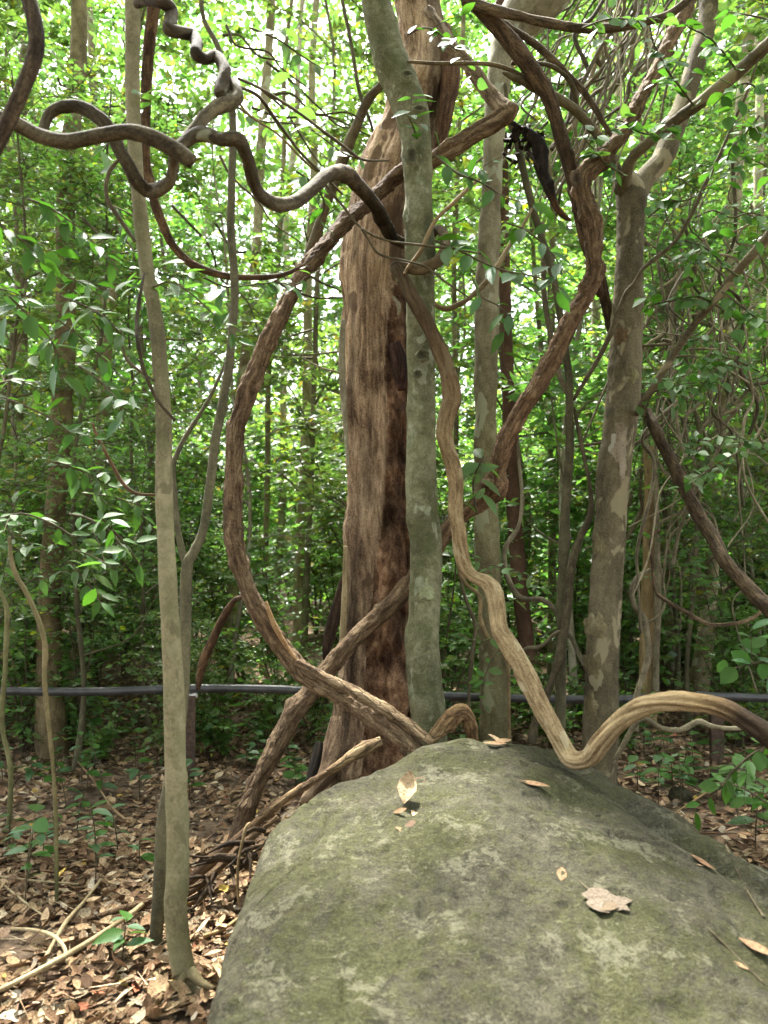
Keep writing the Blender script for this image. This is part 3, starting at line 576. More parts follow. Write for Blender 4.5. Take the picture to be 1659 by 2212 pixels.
stem('grooved_stem', p[ig:], None, 'smooth_vine_bark', parent=wv, sides=56, step=.012, lump=.07, flute=(2, .10, 1.6), grooves=[(4.2, .42, .17, .5), (5.3, .38, .15, -.4), (3.2, .3, .16, .3), (1.2, .3, .2, .6)], rough=.0015, roughf=60, knots=10, knot_h=.10, tints=[(0, (.22, .19, .17)), (fw(41), (.28, .24, .21)), (fw(44), (.42, .36, .31)), (fw(47), (.62, .54, .47)), (fw(52), (.8, .72, .63)), (fw(58), (.95, .89, .82)), (fw(66), (1.1, 1.05, 1.0)), (fw(74), (1.05, .98, .9)), (fw(75), (.9, .8, .68)), (fw(76), (.45, .37, .31)), (fw(77), (.14, .115, .10)), (1, (.08, .07, .065))])
for X, Y, D in ((1138, 1470, 3.55), (1225, 1632, 3.31), (1406, 1520, 3.08)):
    pass
stem('cut_stem', [(-260, 190, 24), (-140, 226, 27), (-40, 246, 28), (0, 254, 30), (30, 265, 32), (74, 288, 33), (115, 302, 33), (155, 305, 33), (222, 292, 33), (281, 285, 34), (333, 299, 35), (381, 325, 34), (415, 349, 30)], [(0, 2.35), (5, 2.5), (-1, 2.52)], 'twisted_vine_bark', 'pale grey brown vine with a cut end lying over the twisted loop', 'vine', sides=22, step=.012, lump=.05, knots=6, knot_h=.1, tints=[(0, (1.1, 1.1, 1.05)), (1, (1.15, 1.1, 1.0))]).name = 'cut_vine'
cv = stem('coiling_vine', [(296, 8, 20), (318, 0, 24), (351, 6, 27), (370, 22, 29), (367, 46, 29), (366, 64, 29), (392, 70, 28), (416, 76, 27), (426, 96, 27), (424, 116, 27), (442, 127, 27), (466, 122, 27), (481, 140, 26), (486, 160, 26), (476, 185, 25), (476, 205, 24), (492, 178, 24), (508, 190, 23), (512, 212, 28), (492, 224, 32), (469, 232, 32), (445, 250, 29), (425, 275, 28), (405, 300, 28), (390, 322, 24)], [(0, 2.9), (2, 2.8), (3, 2.85), (5, 2.76), (7, 2.84), (9, 2.74), (11, 2.82), (14, 2.72), (15, 2.70), (16, 2.78), (18, 2.74), (-1, 2.6)], 'twisted_vine_bark', 'dark vine coiled like a corkscrew hanging beside the pale sapling', 'vine', sides=20, step=.010, lump=.06, knots=8, knot_h=.2, tints=[(0, (.75, .7, .65)), (.6, (.75, .7, .65)), (.78, (1.5, 1.5, 1.4)), (1, (1.1, 1.05, 1))])
stem('arched_vine', [(52, -60, 31), (63, 0, 34), (75, 50, 35), (79, 95, 36), (70, 140, 34), (52, 185, 33), (30, 235, 33), (8, 285, 31), (-15, 330, 30), (-60, 400, 30), (-140, 530, 30), (-240, 720, 30), (-320, 1000, 30)], [(0, 2.2), (-1, 2.1)], 'dark_vine_bark', 'smooth dark brown vine arching down past the cut vine', 'vine', sides=20, step=.012, lump=.04, tints=[(0, (.9, .8, .7)), (1, (1.3, 1.1, .9))])

# ------------------------------------------------------------------ further lianas, limbs and thin stems (X Y width)
def vine(name, mat, label, rows, Ds, **kw):
    kw.setdefault('sides', 9); kw.setdefault('lump', .10); kw.setdefault('knots', 6); kw.setdefault('knot_h', .25)
    return stem(name, rows, Ds, mat, label, kw.pop('cat', 'vine'), **kw)
vine('slender_sapling', 'dark_sapling_bark', 'dark slender trunk crossing another one left of the forked tree', [(1208, 1600, 26), (1210, 1551, 22), (1212, 1448, 22), (1214, 1355, 22), (1216, 1263, 24), (1218, 1189, 24), (1223, 1075, 20), (1229, 1000, 19), (1230, 927, 18), (1230, 853, 18), (1227, 797, 16), (1208, 668, 16), (1194, 594, 15), (1175, 529, 16), (1149, 444, 17), (1131, 370, 16), (1116, 303, 14), (1101, 259, 12), (1090, 180, 9)], [(0, 5.2), (-1, 5.0)], knots=30, cat='sapling', sides=14)
vine('leaning_sapling', 'twig_bark', 'dark slender stem leaning right across the thin trunk', [(1148, 1605, 20), (1157, 1559, 18), (1186, 1485, 18), (1205, 1429, 18), (1223, 1337, 18), (1234, 1226, 18), (1253, 1163, 16), (1275, 1110, 13), (1275, 1056, 10), (1264, 1000, 9), (1253, 945, 9), (1240, 880, 7)], [(0, 5.0), (-1, 5.1)], knots=24, cat='sapling', sides=12)
vine('grey_liana', 'far_bark', 'thin pale grey stem joining the dark slender trunk', [(1172, 480, 10), (1175, 557, 12), (1175, 631, 12), (1186, 705, 12), (1205, 797, 12), (1228, 860, 9)], [(0, 5.15), (-1, 5.15)])
vine('sweeping_branch', 'twig_bark', 'dark thin branch sweeping across the forked trunk up to leafy twigs', [(1240, 862, 8), (1245, 853, 9), (1286, 786, 10), (1316, 727, 11), (1349, 642, 12), (1371, 612, 10), (1393, 577, 9), (1452, 529, 9), (1489, 473, 9), (1519, 407, 9), (1556, 333, 8), (1593, 244, 7), (1611, 207, 6), (1640, 120, 4)], [(0, 5.0), (4, 4.72), (-1, 4.2)], cat='branch')
vine('broken_stump', 'dry_stick', 'pale broken dead trunk standing behind the pipe right of the forked tree', [(1398, 1560, 38), (1398, 1500, 34), (1400, 1355, 34), (1403, 1263, 34), (1405, 1150, 29), (1405, 1050, 25), (1402, 965, 22)], [(0, 6.2), (-1, 6.2)], cat='dead tree', sides=16, flute=(3, .12, .5), tints=[(0, (.8, .72, .6)), (1, (.8, .74, .62))])
vine('pale_liana', 'far_bark', 'thin pale stem standing against the broken dead trunk', [(1415, 1540, 15), (1418, 1400, 15), (1421, 1320, 15), (1420, 1200, 13), (1418, 1080, 10), (1417, 960, 8), (1425, 800, 7)], [(0, 6.1), (-1, 6.1)])
vine('bent_vine', 'far_bark', 'short crooked grey vine ending in a bare stub before the dead trunk', [(1406, 1230, 9), (1378, 1248, 12), (1364, 1274, 12), (1371, 1311, 12), (1393, 1344, 14), (1400, 1411, 14), (1389, 1459, 14), (1375, 1507, 14), (1372, 1580, 14)], [(0, 5.45), (-1, 5.3)], knots=12)
vine('hooked_vine', 'dark_vine_bark', 'thin hooked vine sagging right from the broken dead trunk', [(1424, 1150, 5), (1417, 1147, 8), (1405, 1174, 8), (1410, 1226, 7), (1415, 1274, 7), (1437, 1296, 8), (1482, 1322, 9), (1530, 1348, 9), (1582, 1348, 9), (1622, 1337, 8), (1650, 1315, 7), (1700, 1260, 6)], [(0, 5.5), (-1, 5.2)], tints=[(0, (1.2, 1, .8)), (.4, (1.5, 1.3, 1.2)), (1, (3, 2.8, 2.4))])
vine('low_vine', 'far_bark', 'low sagging grey vine above the leaf litter right of the boulder', [(1330, 1640, 10), (1362, 1580, 11), (1380, 1556, 11), (1400, 1555, 11), (1430, 1573, 12), (1467, 1577, 13), (1508, 1559, 13), (1541, 1570, 12), (1593, 1573, 10), (1680, 1560, 10)], [(0, 4.6), (-1, 4.5)])
vine('wavy_vine', 'far_bark', 'thin wavy grey vine between the mottled trunk and the thin trunk', [(1119, 940, 6), (1120, 982, 7), (1128, 1075, 8), (1120, 1137, 9), (1094, 1178, 11), (1090, 1215, 12), (1101, 1259, 12), (1127, 1292, 11), (1171, 1296, 11), (1201, 1322, 11), (1215, 1370, 9)], [(0, 5.5), (-1, 5.3)])
vine('wavy_vine', 'far_bark', 'thin pale vine arching low between the mottled trunk and the forked tree', [(1100, 1440, 8), (1134, 1403, 9), (1168, 1396, 9), (1205, 1366, 9), (1231, 1374, 10), (1253, 1418, 11), (1270, 1450, 10)], [(0, 5.3), (-1, 5.0)])
vine('thin_vine', 'twig_bark', 'thin brown vine curling beside the grooved tan vine', [(990, 1215, 7), (994, 1237, 9), (1008, 1263, 9), (1036, 1289, 10), (1038, 1337, 10), (1053, 1374, 10), (1082, 1403, 10), (1097, 1440, 9), (1099, 1480, 8), (1100, 1600, 7)], [(0, 4.5), (-1, 4.6)], tints=[(0, (2, 1.8, 1.6)), (1, (1.6, 1.4, 1.2))])
vine('thin_vine', 'twig_bark', 'thin dark straight stem left of the mottled trunk', [(988, 1180, 6), (994, 1244, 7), (1008, 1300, 8), (1027, 1352, 11), (1021, 1411, 9), (1014, 1480, 8), (1012, 1600, 8)], [(0, 4.9), (-1, 4.9)])
vine('arching_branch', 'dark_vine_bark', 'dark bough sagging across the top between the mottled bulge and the pale limb', [(1000, 0, 22), (1046, 15, 23), (1101, 30, 22), (1175, 48, 22), (1253, 61, 20), (1327, 59, 20), (1390, 48, 18), (1441, 33, 18), (1482, 4, 18), (1530, -40, 16)], [(0, 4.3), (-1, 4.2)], cat='branch', tints=[(0, (1.8, 1.7, 1.6)), (1, (1.5, 1.4, 1.3))], sides=12)
vine('slanting_branch', 'dark_vine_bark', 'dark branch slanting down right behind the forked tree limb', [(1060, 30, 12), (1090, 52, 14), (1157, 96, 16), (1201, 137, 16), (1234, 170, 16), (1264, 203, 16), (1304, 266, 12), (1325, 300, 9)], [(0, 4.75), (-1, 5.0)], cat='branch', tints=[(0, (1.6, 1.5, 1.3)), (1, (1.4, 1.3, 1.2))])
vine('slanting_branch', 'twig_bark', 'thin grey brown branch curving down onto the forked tree limb', [(1105, 137, 8), (1157, 137, 11), (1194, 144, 11), (1227, 170, 11), (1242, 203, 12), (1246, 240, 11)], [(0, 4.5), (-1, 4.72)], cat='branch')
vine('level_branch', 'twig_bark', 'thin level branch running right from the bent smooth trunk', [(880, 133, 7), (946, 137, 8), (1038, 137, 9), (1082, 144, 9), (1119, 159, 9), (1138, 177, 9)], [(0, 4.35), (-1, 4.5)], cat='branch', tints=[(0, (1.6, 1.5, 1.4)), (1, (1.6, 1.5, 1.4))])
vine('slanting_sapling', 'far_bark', 'thin slanting trunk behind the dead trunk against white sky', [(640, 640, 16), (660, 570, 20), (680, 517, 23), (694, 473, 24), (720, 399, 24), (742, 340, 24), (764, 285, 24), (794, 218, 22), (824, 181, 17), (860, 130, 14)], [(0, 5.6), (-1, 5.5)], cat='sapling', sides=12, tints=[(0, (.6, .55, .5)), (1, (.5, .48, .45))])
vine('hanging_liana', 'twig_bark', 'thin dark stem hanging left of the bent smooth trunk', [(735, -40, 8), (739, 0, 8), (757, 85, 9), (776, 196, 8), (801, 266, 7), (815, 320, 5)], [(0, 5.8), (-1, 5.6)])
vine('straight_twig', 'dry_stick', 'straight tan twig slanting across the smooth trunk above the coil', [(873, 592, 7), (877, 584, 8), (909, 541, 9), (939, 479, 9), (982, 436, 9), (1022, 398, 8), (1055, 372, 6)], [(0, 4.22), (-1, 4.35)], cat='twig', tints=[(0, (.6, .52, .45)), (1, (.8, .75, .7))])
vine('pale_vine', 'pale_bark', 'pale curving vine crossing the mottled trunk', [(935, 650, 9), (944, 661, 10), (968, 667, 12), (1003, 651, 11), (1022, 637, 12), (1049, 610, 13), (1076, 573, 13), (1094, 541, 11), (1124, 497, 9), (1150, 450, 6)], [(0, 4.9), (-1, 5.0)], tints=[(0, (.8, .65, .5)), (1, (.95, .85, .7))])
vine('thin_branch', 'twig_bark', 'long thin drooping branch across the dead trunk below the twisted vine', [(700, 395, 6), (740, 445, 6), (780, 492, 5), (834, 519, 5), (914, 530, 6), (979, 538, 5), (1040, 548, 3)], [(0, 4.1), (-1, 4.25)], cat='twig', sides=6)
vine('thin_branch', 'twig_bark', 'thin forked off branch dropping right past the coil round the smooth trunk', [(781, 494, 5), (791, 510, 5), (820, 549, 5), (882, 565, 5), (922, 578, 5), (968, 613, 4), (1040, 660, 3)], [(0, 4.1), (-1, 4.25)], cat='twig', sides=6)
vine('long_twig', 'twig_bark', 'long dark twig running down right from the coiling vine to the dead trunk', [(515, 170, 6), (560, 190, 7), (640, 240, 7), (700, 285, 7), (745, 318, 6), (785, 345, 6), (840, 347, 4)], [(0, 3.3), (-1, 4.3)], cat='twig', sides=6)
vine('long_twig', 'twig_bark', 'dark twig dropping from the coil toward the twisted vine hump', [(512, 185, 7), (560, 210, 8), (600, 265, 8), (650, 330, 7), (690, 370, 6), (740, 420, 5)], [(0, 3.3), (-1, 4.1)], cat='twig', sides=6)
vine('long_twig', 'twig_bark', 'pale thin twig arching under the long dark one', [(480, 150, 5), (530, 240, 6), (600, 290, 6), (660, 350, 6), (705, 385, 4)], [(0, 3.6), (-1, 4.2)], cat='twig', sides=6, tints=[(0, (2.5, 2.4, 2)), (1, (2.5, 2.4, 2))])
vine('hanging_loop', 'twig_bark', 'thin dark vine hanging in a curve left of the pale sapling under the twisted loop', [(270, 338, 5), (255, 347, 7), (237, 370, 9), (229, 407, 9), (237, 440, 9), (266, 484, 8), (292, 522, 6)], [(0, 2.85), (-1, 2.9)])
vine('hanging_loop', 'twig_bark', 'thin dark vine swinging across the pale sapling at head height', [(312, 590, 5), (307, 613, 6), (296, 687, 8), (298, 742, 9), (314, 808, 9), (340, 864, 9), (378, 908, 8)], [(0, 2.9), (3, 2.7), (-1, 2.7)], tints=[(0, (.6, .55, .5)), (1, (.6, .55, .5))])
vine('hanging_loop', 'twig_bark', 'very thin dark tendril running into the pale sapling', [(262, 715, 4), (264, 745, 6), (274, 776, 7), (300, 800, 7), (333, 822, 6)], [(0, 2.9), (-1, 2.9)])
vine('hanging_loop', 'twig_bark', 'thin reddish tendril sagging to the pale sapling waist', [(200, 915, 4), (211, 945, 6), (237, 994, 7), (266, 1045, 8), (296, 1066, 7), (340, 1069, 6)], [(0, 3.0), (-1, 2.95)], tints=[(0, (1.6, .9, .8)), (1, (1, .8, .7))])
vine('climbing_liana', 'sapling_bark', 'thin pale stem with a low crook standing in the litter left of the broad trunk', [(-10, 1240, 7), (0, 1274, 8), (15, 1322, 11), (11, 1448, 11), (4, 1559, 11), (22, 1651, 11), (22, 1728, 11), (18, 1800, 11)], [(0, 4.4), (-1, 4.4)], tints=[(0, (.8, .85, .7)), (1, (.7, .75, .6))])
vine('climbing_liana', 'sapling_bark', 'thin kinked stem rising before the broad trunk beyond the pipe', [(20, 1160, 7), (30, 1230, 9), (67, 1300, 10), (96, 1385, 12), (96, 1466, 11), (105, 1559, 9), (118, 1706, 8), (122, 1858, 8), (122, 1950, 8)], [(0, 3.8), (-1, 3.5)], tints=[(0, (.7, .65, .55)), (.5, (.9, .8, .7)), (1, (.5, .55, .4))])
vine('hanging_branch', 'dark_vine_bark', 'dead brown branch hanging broken from the looping vine', [(535, 1280, 7), (521, 1290, 10), (506, 1298, 13), (481, 1337, 18), (455, 1392, 20), (436, 1440, 18), (428, 1487, 9)], [(0, 4.3), (-1, 4.7)], cat='branch', tints=[(0, (1.2, .9, .7)), (1, (1.6, 1.2, 1))])

# low roots round the boulder
rt_ = thing('surface_root', P(409, 1905, 3.7), 'twin brown roots running along the left rim of the boulder', 'root')
stem('root', [(822, 1600, 18), (794, 1614, 23), (750, 1640, 19), (705, 1669, 17), (624, 1721, 18), (570, 1765, 20), (516, 1810, 21), (463, 1855, 22), (409, 1904, 22), (380, 1925, 18)], [(0, 3.85), (4, 3.75), (-1, 3.65)], 'rough_vine_bark', parent=rt_, sides=14, lump=.2, knots=14, knot_h=.4, tints=[(0, (1.2, 1.15, 1.0)), (.4, (1.2, 1.1, .95)), (.7, (.75, .65, .55)), (1, (.6, .5, .42))])
stem('root', [(600, 1765, 12), (530, 1821, 16), (490, 1859, 18), (452, 1893, 17), (400, 1930, 14), (325, 1945, 13), (196, 1985, 13), (120, 2000, 8)], [(0, 3.65), (4, 3.5), (-1, 3.2)], 'rough_vine_bark', parent=rt_, sides=12, lump=.2, knots=14, knot_h=.4, tints=[(0, (.9, .8, .7)), (1, (.55, .46, .4))])
r3 = np.random.default_rng(66)
for k in range(22):
    t_ = r3.uniform(0, 1); X = 600 - 200 * t_ + r3.normal(0, 14); Y = 1765 + 150 * t_ + abs(r3.normal(0, 26)) + 8; a_ = r3.uniform(2.2, 3.3) if r3.random() < .7 else r3.uniform(1.2, 2.0); l_ = r3.uniform(40, 110); D_ = 3.62 - .2 * t_
    stem('rootlet', [(X, Y, r3.uniform(6, 15)), (X + math.cos(a_) * l_ * .5 + r3.normal(0, 6), Y + math.sin(a_) * l_ * .4 + r3.normal(0, 6), r3.uniform(5, 11)), (X + math.cos(a_) * l_, Y + math.sin(a_) * l_ * .8 + 6, 3)], [(0, D_), (-1, D_ - .12)], 'dark_vine_bark', parent=rt_, sides=7, lump=.2, tints=[(0, (.9, .75, .6)), (1, (.6, .5, .42))])
stem('bent_root', [(925, 1600, 20), (945, 1582, 26), (966, 1562, 30), (990, 1542, 34), (1010, 1550, 28), (1020, 1577, 24), (1026, 1610, 20)], [(0, 4.0), (-1, 4.1)], 'rough_vine_bark', 'stubby bent root humped over the boulder top beside the smooth trunk', 'root', sides=16, lump=.2, flute=(3, .1, 5), knots=6, tints=[(0, (1.2, 1.1, .9)), (.6, (1.6, 1.4, 1.1)), (1, (.9, .75, .6))])
stem('upright_stick', [(540, 1778, 6), (532, 1787, 7), (521, 1830, 6), (514, 1870, 6), (514, 1932, 6), (518, 1960, 4)], [(0, 3.15), (-1, 3.05)], 'dry_stick', 'thin dry stick leaning upright against the left side of the boulder', 'stick', sides=7, tints=[(0, (.6, .55, .5)), (1, (.6, .5, .42))])

# blackened snag
bs = thing('blackened_snag', P(1146, 296, 4.75), 'blackened rotting snag hanging beside the elbow of the looping vine', 'dead branch')
stem('snag', [(1100, 262, 10), (1122, 276, 18), (1146, 292, 24), (1164, 312, 26), (1171, 340, 25), (1172, 370, 26), (1183, 399, 20), (1197, 436, 16), (1208, 455, 17), (1220, 468, 14), (1233, 477, 5)], [(0, 4.75), (-1, 4.7)], 'black_wood', parent=bs, sides=12, lump=.25, knots=10, knot_h=.5, tints=[(0, (1, 1, 1)), (.72, (1, 1, 1)), (.82, (3.5, 2.3, 1.6)), (1, (2.5, 1.8, 1.4))])
r0 = np.random.default_rng(5)
for k in range(12):
    x0, y0 = 1096 + r0.uniform(-10, 70), 275 + r0.uniform(-5, 60); a = r0.uniform(.6, 2.4); l = r0.uniform(14, 40)
    stem('splinter', [(x0, y0, r0.uniform(5, 12)), (x0 + math.cos(a) * l * .5, y0 + math.sin(a) * l * .5, 7), (x0 + math.cos(a) * l, y0 + math.sin(a) * l, 3)], [(0, 4.78), (-1, 4.78 + r0.uniform(-.1, .1))], 'dark_vine_bark', parent=bs, sides=6, lump=.3, tints=[(0, (.5, .45, .4)), (1, (.8, .7, .6))])
for k in range(30):
    c_ = P(1094 + r0.uniform(0, 78), 278 + abs(r0.normal(0, 38)), 4.76 + r0.uniform(-.08, .08)) - np.array(bs.location); q = np.array([[math.cos(t_) * (1 + .5 * r0.normal()) , math.sin(t_) * (1 + .5 * r0.normal()), .4 * r0.normal()] for t_ in np.linspace(0, 6.28, 9)[:-1]] + [[0, 0, .5]]) * r0.uniform(.012, .034)
    q = q @ np.array(Matrix.Rotation(r0.uniform(0, 3), 3, Vector(r0.normal(0, 1, 3)).normalized())); link('crust_flake', mesh_from('crust_flake', q + c_, np.array([(i_, (i_ + 1) % 8, 8) for i_ in range(8)]), 'black_wood', None, q), bs)

# ------------------------------------------------------------------ water pipe on posts
pw = thing('water_pipe', P(829, 1500, 5.6), 'long dark grey plastic pipe carried low across the forest on posts', 'pipe')
pr = [(-160, 1490, 18), (100, 1494, 18), (250, 1493, 18), (420, 1487, 18), (600, 1489, 18), (660, 1492, 18), (960, 1503, 18), (1100, 1508, 18), (1300, 1511, 18), (1400, 1508, 18), (1520, 1504, 18), (1659, 1508, 18), (1820, 1512, 18)]
stem('pipe', pr, [(0, 5.6), (-1, 5.6)], 'pipe_plastic', parent=pw, sides=20, lump=.0)
for X in (345, 1513):
    y0 = np.interp(X, [q[0] for q in pr], [q[1] for q in pr])
    stem('pipe_joint', [(X - 9, y0, 21), (X + 9, y0, 21)], [(0, 5.6), (-1, 5.6)], 'pipe_plastic', parent=pw, sides=20, lump=0)
def post(X, ytop, D, wpx, label):
    t_ = P(X, ytop, D); zb = float(gz(t_[0], D)) - .15; wd = wpx * M(D) / 2; dp = wd * .6
    q = thing('pipe_post', (t_[0], D, zb), label, 'post')
    h = t_[2] - zb; V = []; ch = wd * .18
    # an angle iron: L section extruded
    sec = [(-wd, -dp), (wd, -dp), (wd, -dp + ch), (-wd + ch, -dp + ch), (-wd + ch, dp), (-wd, dp)]
    V = np.array([(x, y, z) for z in np.linspace(0, h, 8) for x, y in sec]); n = 6
    F = [(k * n + i, k * n + (i + 1) % n, (k + 1) * n + (i + 1) % n, (k + 1) * n + i) for k in range(7) for i in range(n)]
    V[:, :2] += .004 * np.stack([noise(V * 7), noise(V * 7 + 9)], -1)
    link('upright', mesh_from('upright', V, [np.array(F), np.array([[42, 43, 44, 45], [42, 45, 46, 47]])], 'rusty_iron', smooth=False), q)
    cp = tubemesh('saddle', [tube_geo(np.array([(-wd * 1.1, 0, h + .002, .020), (0, 0, h - .012, .024), (wd * 1.1, 0, h + .002, .020)]), sides=8)], 'pale_cap')
    link('saddle', cp, q); return q
post(412, 1502, 5.6, 25, 'rusty angle iron post holding up the pipe behind the pale sapling')
post(1546, 1520, 5.6, 26, 'dark iron post under the pipe behind the arched vine')

# ------------------------------------------------------------------ foliage builders
def twig_prisms(a, b, r):
    """thin three-sided twigs from a to b (n,3)"""
    d, s, u = basis(b - a, np.tile([0.31, .2, .93], (len(a), 1))); n = len(a); V = np.zeros((n, 6, 3))
    for k in range(3):
        o_ = s * math.cos(k * 2.094) + u * math.sin(k * 2.094)
        V[:, k] = a + o_ * r[:, None]; V[:, 3 + k] = b + o_ * (r * .35)[:, None]
    T = np.array([(0, 1, 4, 3), (1, 2, 5, 4), (2, 0, 3, 5)])
    F = (T[None] + (np.arange(n) * 6)[:, None, None]).reshape(-1, 4)
    return V.reshape(-1, 3), [F], np.ones((n * 6, 3)), np.tile(np.array([[0, 0, 0]] * 3 + [[0, 0, .3]] * 3, float), (n, 1))
def spray(r, start, dirs, lens, per, leaf, bright=1.0, flat=.6):
    """leaves set alternately along twigs"""
    n = len(start); t = np.tile((np.arange(per) + .6) / per, (n, 1)) + r.uniform(-.05, .05, (n, per))
    end = start + dirs * lens[:, None]
    droop = np.zeros((n, per, 3)); droop[..., 2] = -.18 * (t ** 2) * lens[:, None]
    pos = start[:, None] + dirs[:, None] * (t * lens[:, None])[..., None] + droop
    side = np.cross(dirs, [0, 0, 1.0]); side /= np.linalg.norm(side, axis=1, keepdims=True) + 1e-9
    sg = np.where((np.arange(per) % 2) == 0, 1, -1)[None, :, None]
    ld = dirs[:, None] * .7 + side[:, None] * sg * .9 + r.normal(0, .28, (n, per, 3)); ld[..., 2] -= .12
    up = np.tile([0, 0, 1.0], (n, per, 1)) * flat + r.normal(0, .45, (n, per, 3))
    L = leaf * r.uniform(.6, 1.25, (n, per))
    return pos.reshape(-1, 3), ld.reshape(-1, 3), up.reshape(-1, 3), L.reshape(-1), end
def rand_dirs(r, n, lo=-.2, hi=.8):
    a = r.uniform(0, 2 * math.pi, n); z = r.uniform(lo, hi, n); c = np.sqrt(1 - z * z)
    return np.stack([c * np.cos(a), c * np.sin(a), z], -1)
def tree_proto(seed, H, rb, lo, spread, limbs, twigs, per, leaf, bmat, lmat, bright=1.0, wander=.05):
    r = np.random.default_rng(seed); n = 9; h = np.linspace(-.15, H, n)
    wx = np.cumsum(r.normal(0, wander * H / n * 2, (n, 2)), 0); wx -= wx[0]
    rad = rb * (1 - .72 * np.linspace(0, 1, n)); rad[0] *= 1.5
    tp_ = np.column_stack([wx, h, rad]); geos = [tube_geo(tp_, sides=10, step=.12, lump=.06, knots=6, knot_h=.15)]
    S, Dd, Ln = [], [], []
    for k in range(limbs):
        z = lo + (H - lo) * ((k + r.random()) / limbs); b = np.array([np.interp(z, h, wx[:, 0]), np.interp(z, h, wx[:, 1]), z])
        a = r.uniform(0, 6.28); el = r.uniform(.1, .8); L = spread * r.uniform(.5, 1.15) * (1 - .45 * (z - lo) / (H - lo + 1e-6))
        d = np.array([math.cos(a) * math.cos(el), math.sin(a) * math.cos(el), math.sin(el)])
        q = np.array([b, b + d * L * .4 + r.normal(0, .08 * L, 3), b + d * L * .75 + r.normal(0, .10 * L, 3), b + d * L + r.normal(0, .12 * L, 3) - [0, 0, .1 * L]])
        rr = np.interp(z, h, rad) * .5
        geos.append(tube_geo(np.column_stack([q, [rr, rr * .7, rr * .45, .004]]), sides=5, step=.2, lump=.05, cap=False))
        t = r.uniform(.12, 1.0, twigs) ** .8; i = np.clip((t * 3).astype(int), 0, 2); f = (t * 3 - i)[:, None]
        S.append(q[i] * (1 - f) + q[i + 1] * f); dd = rand_dirs(r, twigs, -.35, .7) + d * .5; Dd.append(dd / np.linalg.norm(dd, axis=1, keepdims=True)); Ln.append(r.uniform(.22, .62, twigs))
    S, Dd, Ln = np.vstack(S), np.vstack(Dd), np.concatenate(Ln)
    pos, ld, up, L, end = spray(r, S, Dd, Ln, per, leaf)
    lm = mesh_from('crown', *leaves_geo(pos, ld, up, L, green_tints(len(pos), r, bright), wscale=r.uniform(.8, 1.25, len(pos)))[:2], lmat, leaves_geo(pos, ld, up, L, green_tints(len(pos), r, bright))[2], None, False)
    geos.append(twig_prisms(S, end, np.full(len(S), .0035)))
    tm = tubemesh('trunk', geos, bmat)
    return tm, lm
def shrub_proto(seed, H, stems, twigs, per, leaf, lmat, bright=1.0, spread=.5):
    r = np.random.default_rng(seed); geos, S, Dd, Ln = [], [], [], []
    for k in range(stems):
        a = r.uniform(0, 6.28); hh = H * r.uniform(.6, 1.0); e = np.array([math.cos(a), math.sin(a), 0]) * spread * r.uniform(.3, 1)
        q = np.array([[0, 0, -.08], e * .25 + [0, 0, hh * .35] + r.normal(0, .04, 3), e * .6 + [0, 0, hh * .7] + r.normal(0, .06, 3), e + [0, 0, hh]])
        geos.append(tube_geo(np.column_stack([q, [.011, .008, .006, .003]]), sides=5, step=.15, cap=False))
        t = r.uniform(.15, 1, twigs); i = np.clip((t * 3).astype(int), 0, 2); f = (t * 3 - i)[:, None]
        S.append(q[i] * (1 - f) + q[i + 1] * f); Dd.append(rand_dirs(r, twigs, -.2, .7)); Ln.append(r.uniform(.18, .5, twigs) * min(1, H * .7))
    S, Dd, Ln = np.vstack(S), np.vstack(Dd), np.concatenate(Ln)
    pos, ld, up, L, end = spray(r, S, Dd, Ln, per, leaf, flat=1.0)
    g = leaves_geo(pos, ld, up, L, green_tints(len(pos), r, bright), wscale=r.uniform(.8, 1.2, len(pos)))
    lm = mesh_from('foliage', g[0], g[1], lmat, g[2], None, False)
    geos.append(twig_prisms(S, end, np.full(len(S), .0025)))
    return tubemesh('stems', geos, 'twig_bark'), lm

# ------------------------------------------------------------------ wood behind: trees, shrubs, lianas
TP = []
specs = [(101, 8.5, .036, 1.2, 1.7, 26, 17, 8, .105, 'far_bark', 'leaf_far', 1.15), (102, 10.5, .045, 1.0, 2.1, 34, 24, 9, .11, 'far_bark', 'leaf_far', 1.2), (103, 7.0, .03, 1.0, 1.5, 22, 13, 7, .135, 'pale_bark', 'leaf_far', 1.1),
         (104, 12.5, .06, 1.6, 2.6, 38, 24, 9, .12, 'pale_bark', 'leaf_far', 1.25), (105, 6.0, .026, .8, 1.4, 22, 20, 9, .075, 'dark_sapling_bark', 'leaf_far', 1.05), (106, 15.0, .08, 2.5, 3.2, 42, 28, 9, .13, 'far_bark', 'leaf_far', 1.25)]
CP = [tree_proto(301, 12.5, .11, 4.8, 3.2, 30, 30, 9, .13, 'pale_bark', 'leaf_far', 1.1), tree_proto(302, 15.0, .14, 5.8, 3.8, 32, 34, 9, .14, 'far_bark', 'leaf_far', 1.1)]
kinds = ['slender brown tree', 'tall brown tree', 'small pale barked tree', 'tall pale barked tree', 'thin dark barked tree', 'tallest brown tree']
for s_ in specs: TP.append(tree_proto(*s_))
SP = [shrub_proto(201, 1.7, 5, 26, 9, .085, 'leaf_far', 1.25, .6), shrub_proto(202, 1.1, 5, 14, 6, .15, 'leaf_green', 1.35, .5), shrub_proto(203, 2.4, 5, 34, 9, .085, 'leaf_far', 1.35, .7), shrub_proto(204, .7, 4, 14, 8, .085, 'leaf_green', 1.35, .4), shrub_proto(205, 3.0, 6, 38, 9, .095, 'leaf_far', 1.35, .9)]
skinds = ['chest high bushy shrub', 'low broad leaved shrub', 'tall loose shrub', 'knee high leafy bush', 'tall arching shrub']
r = np.random.default_rng(77)
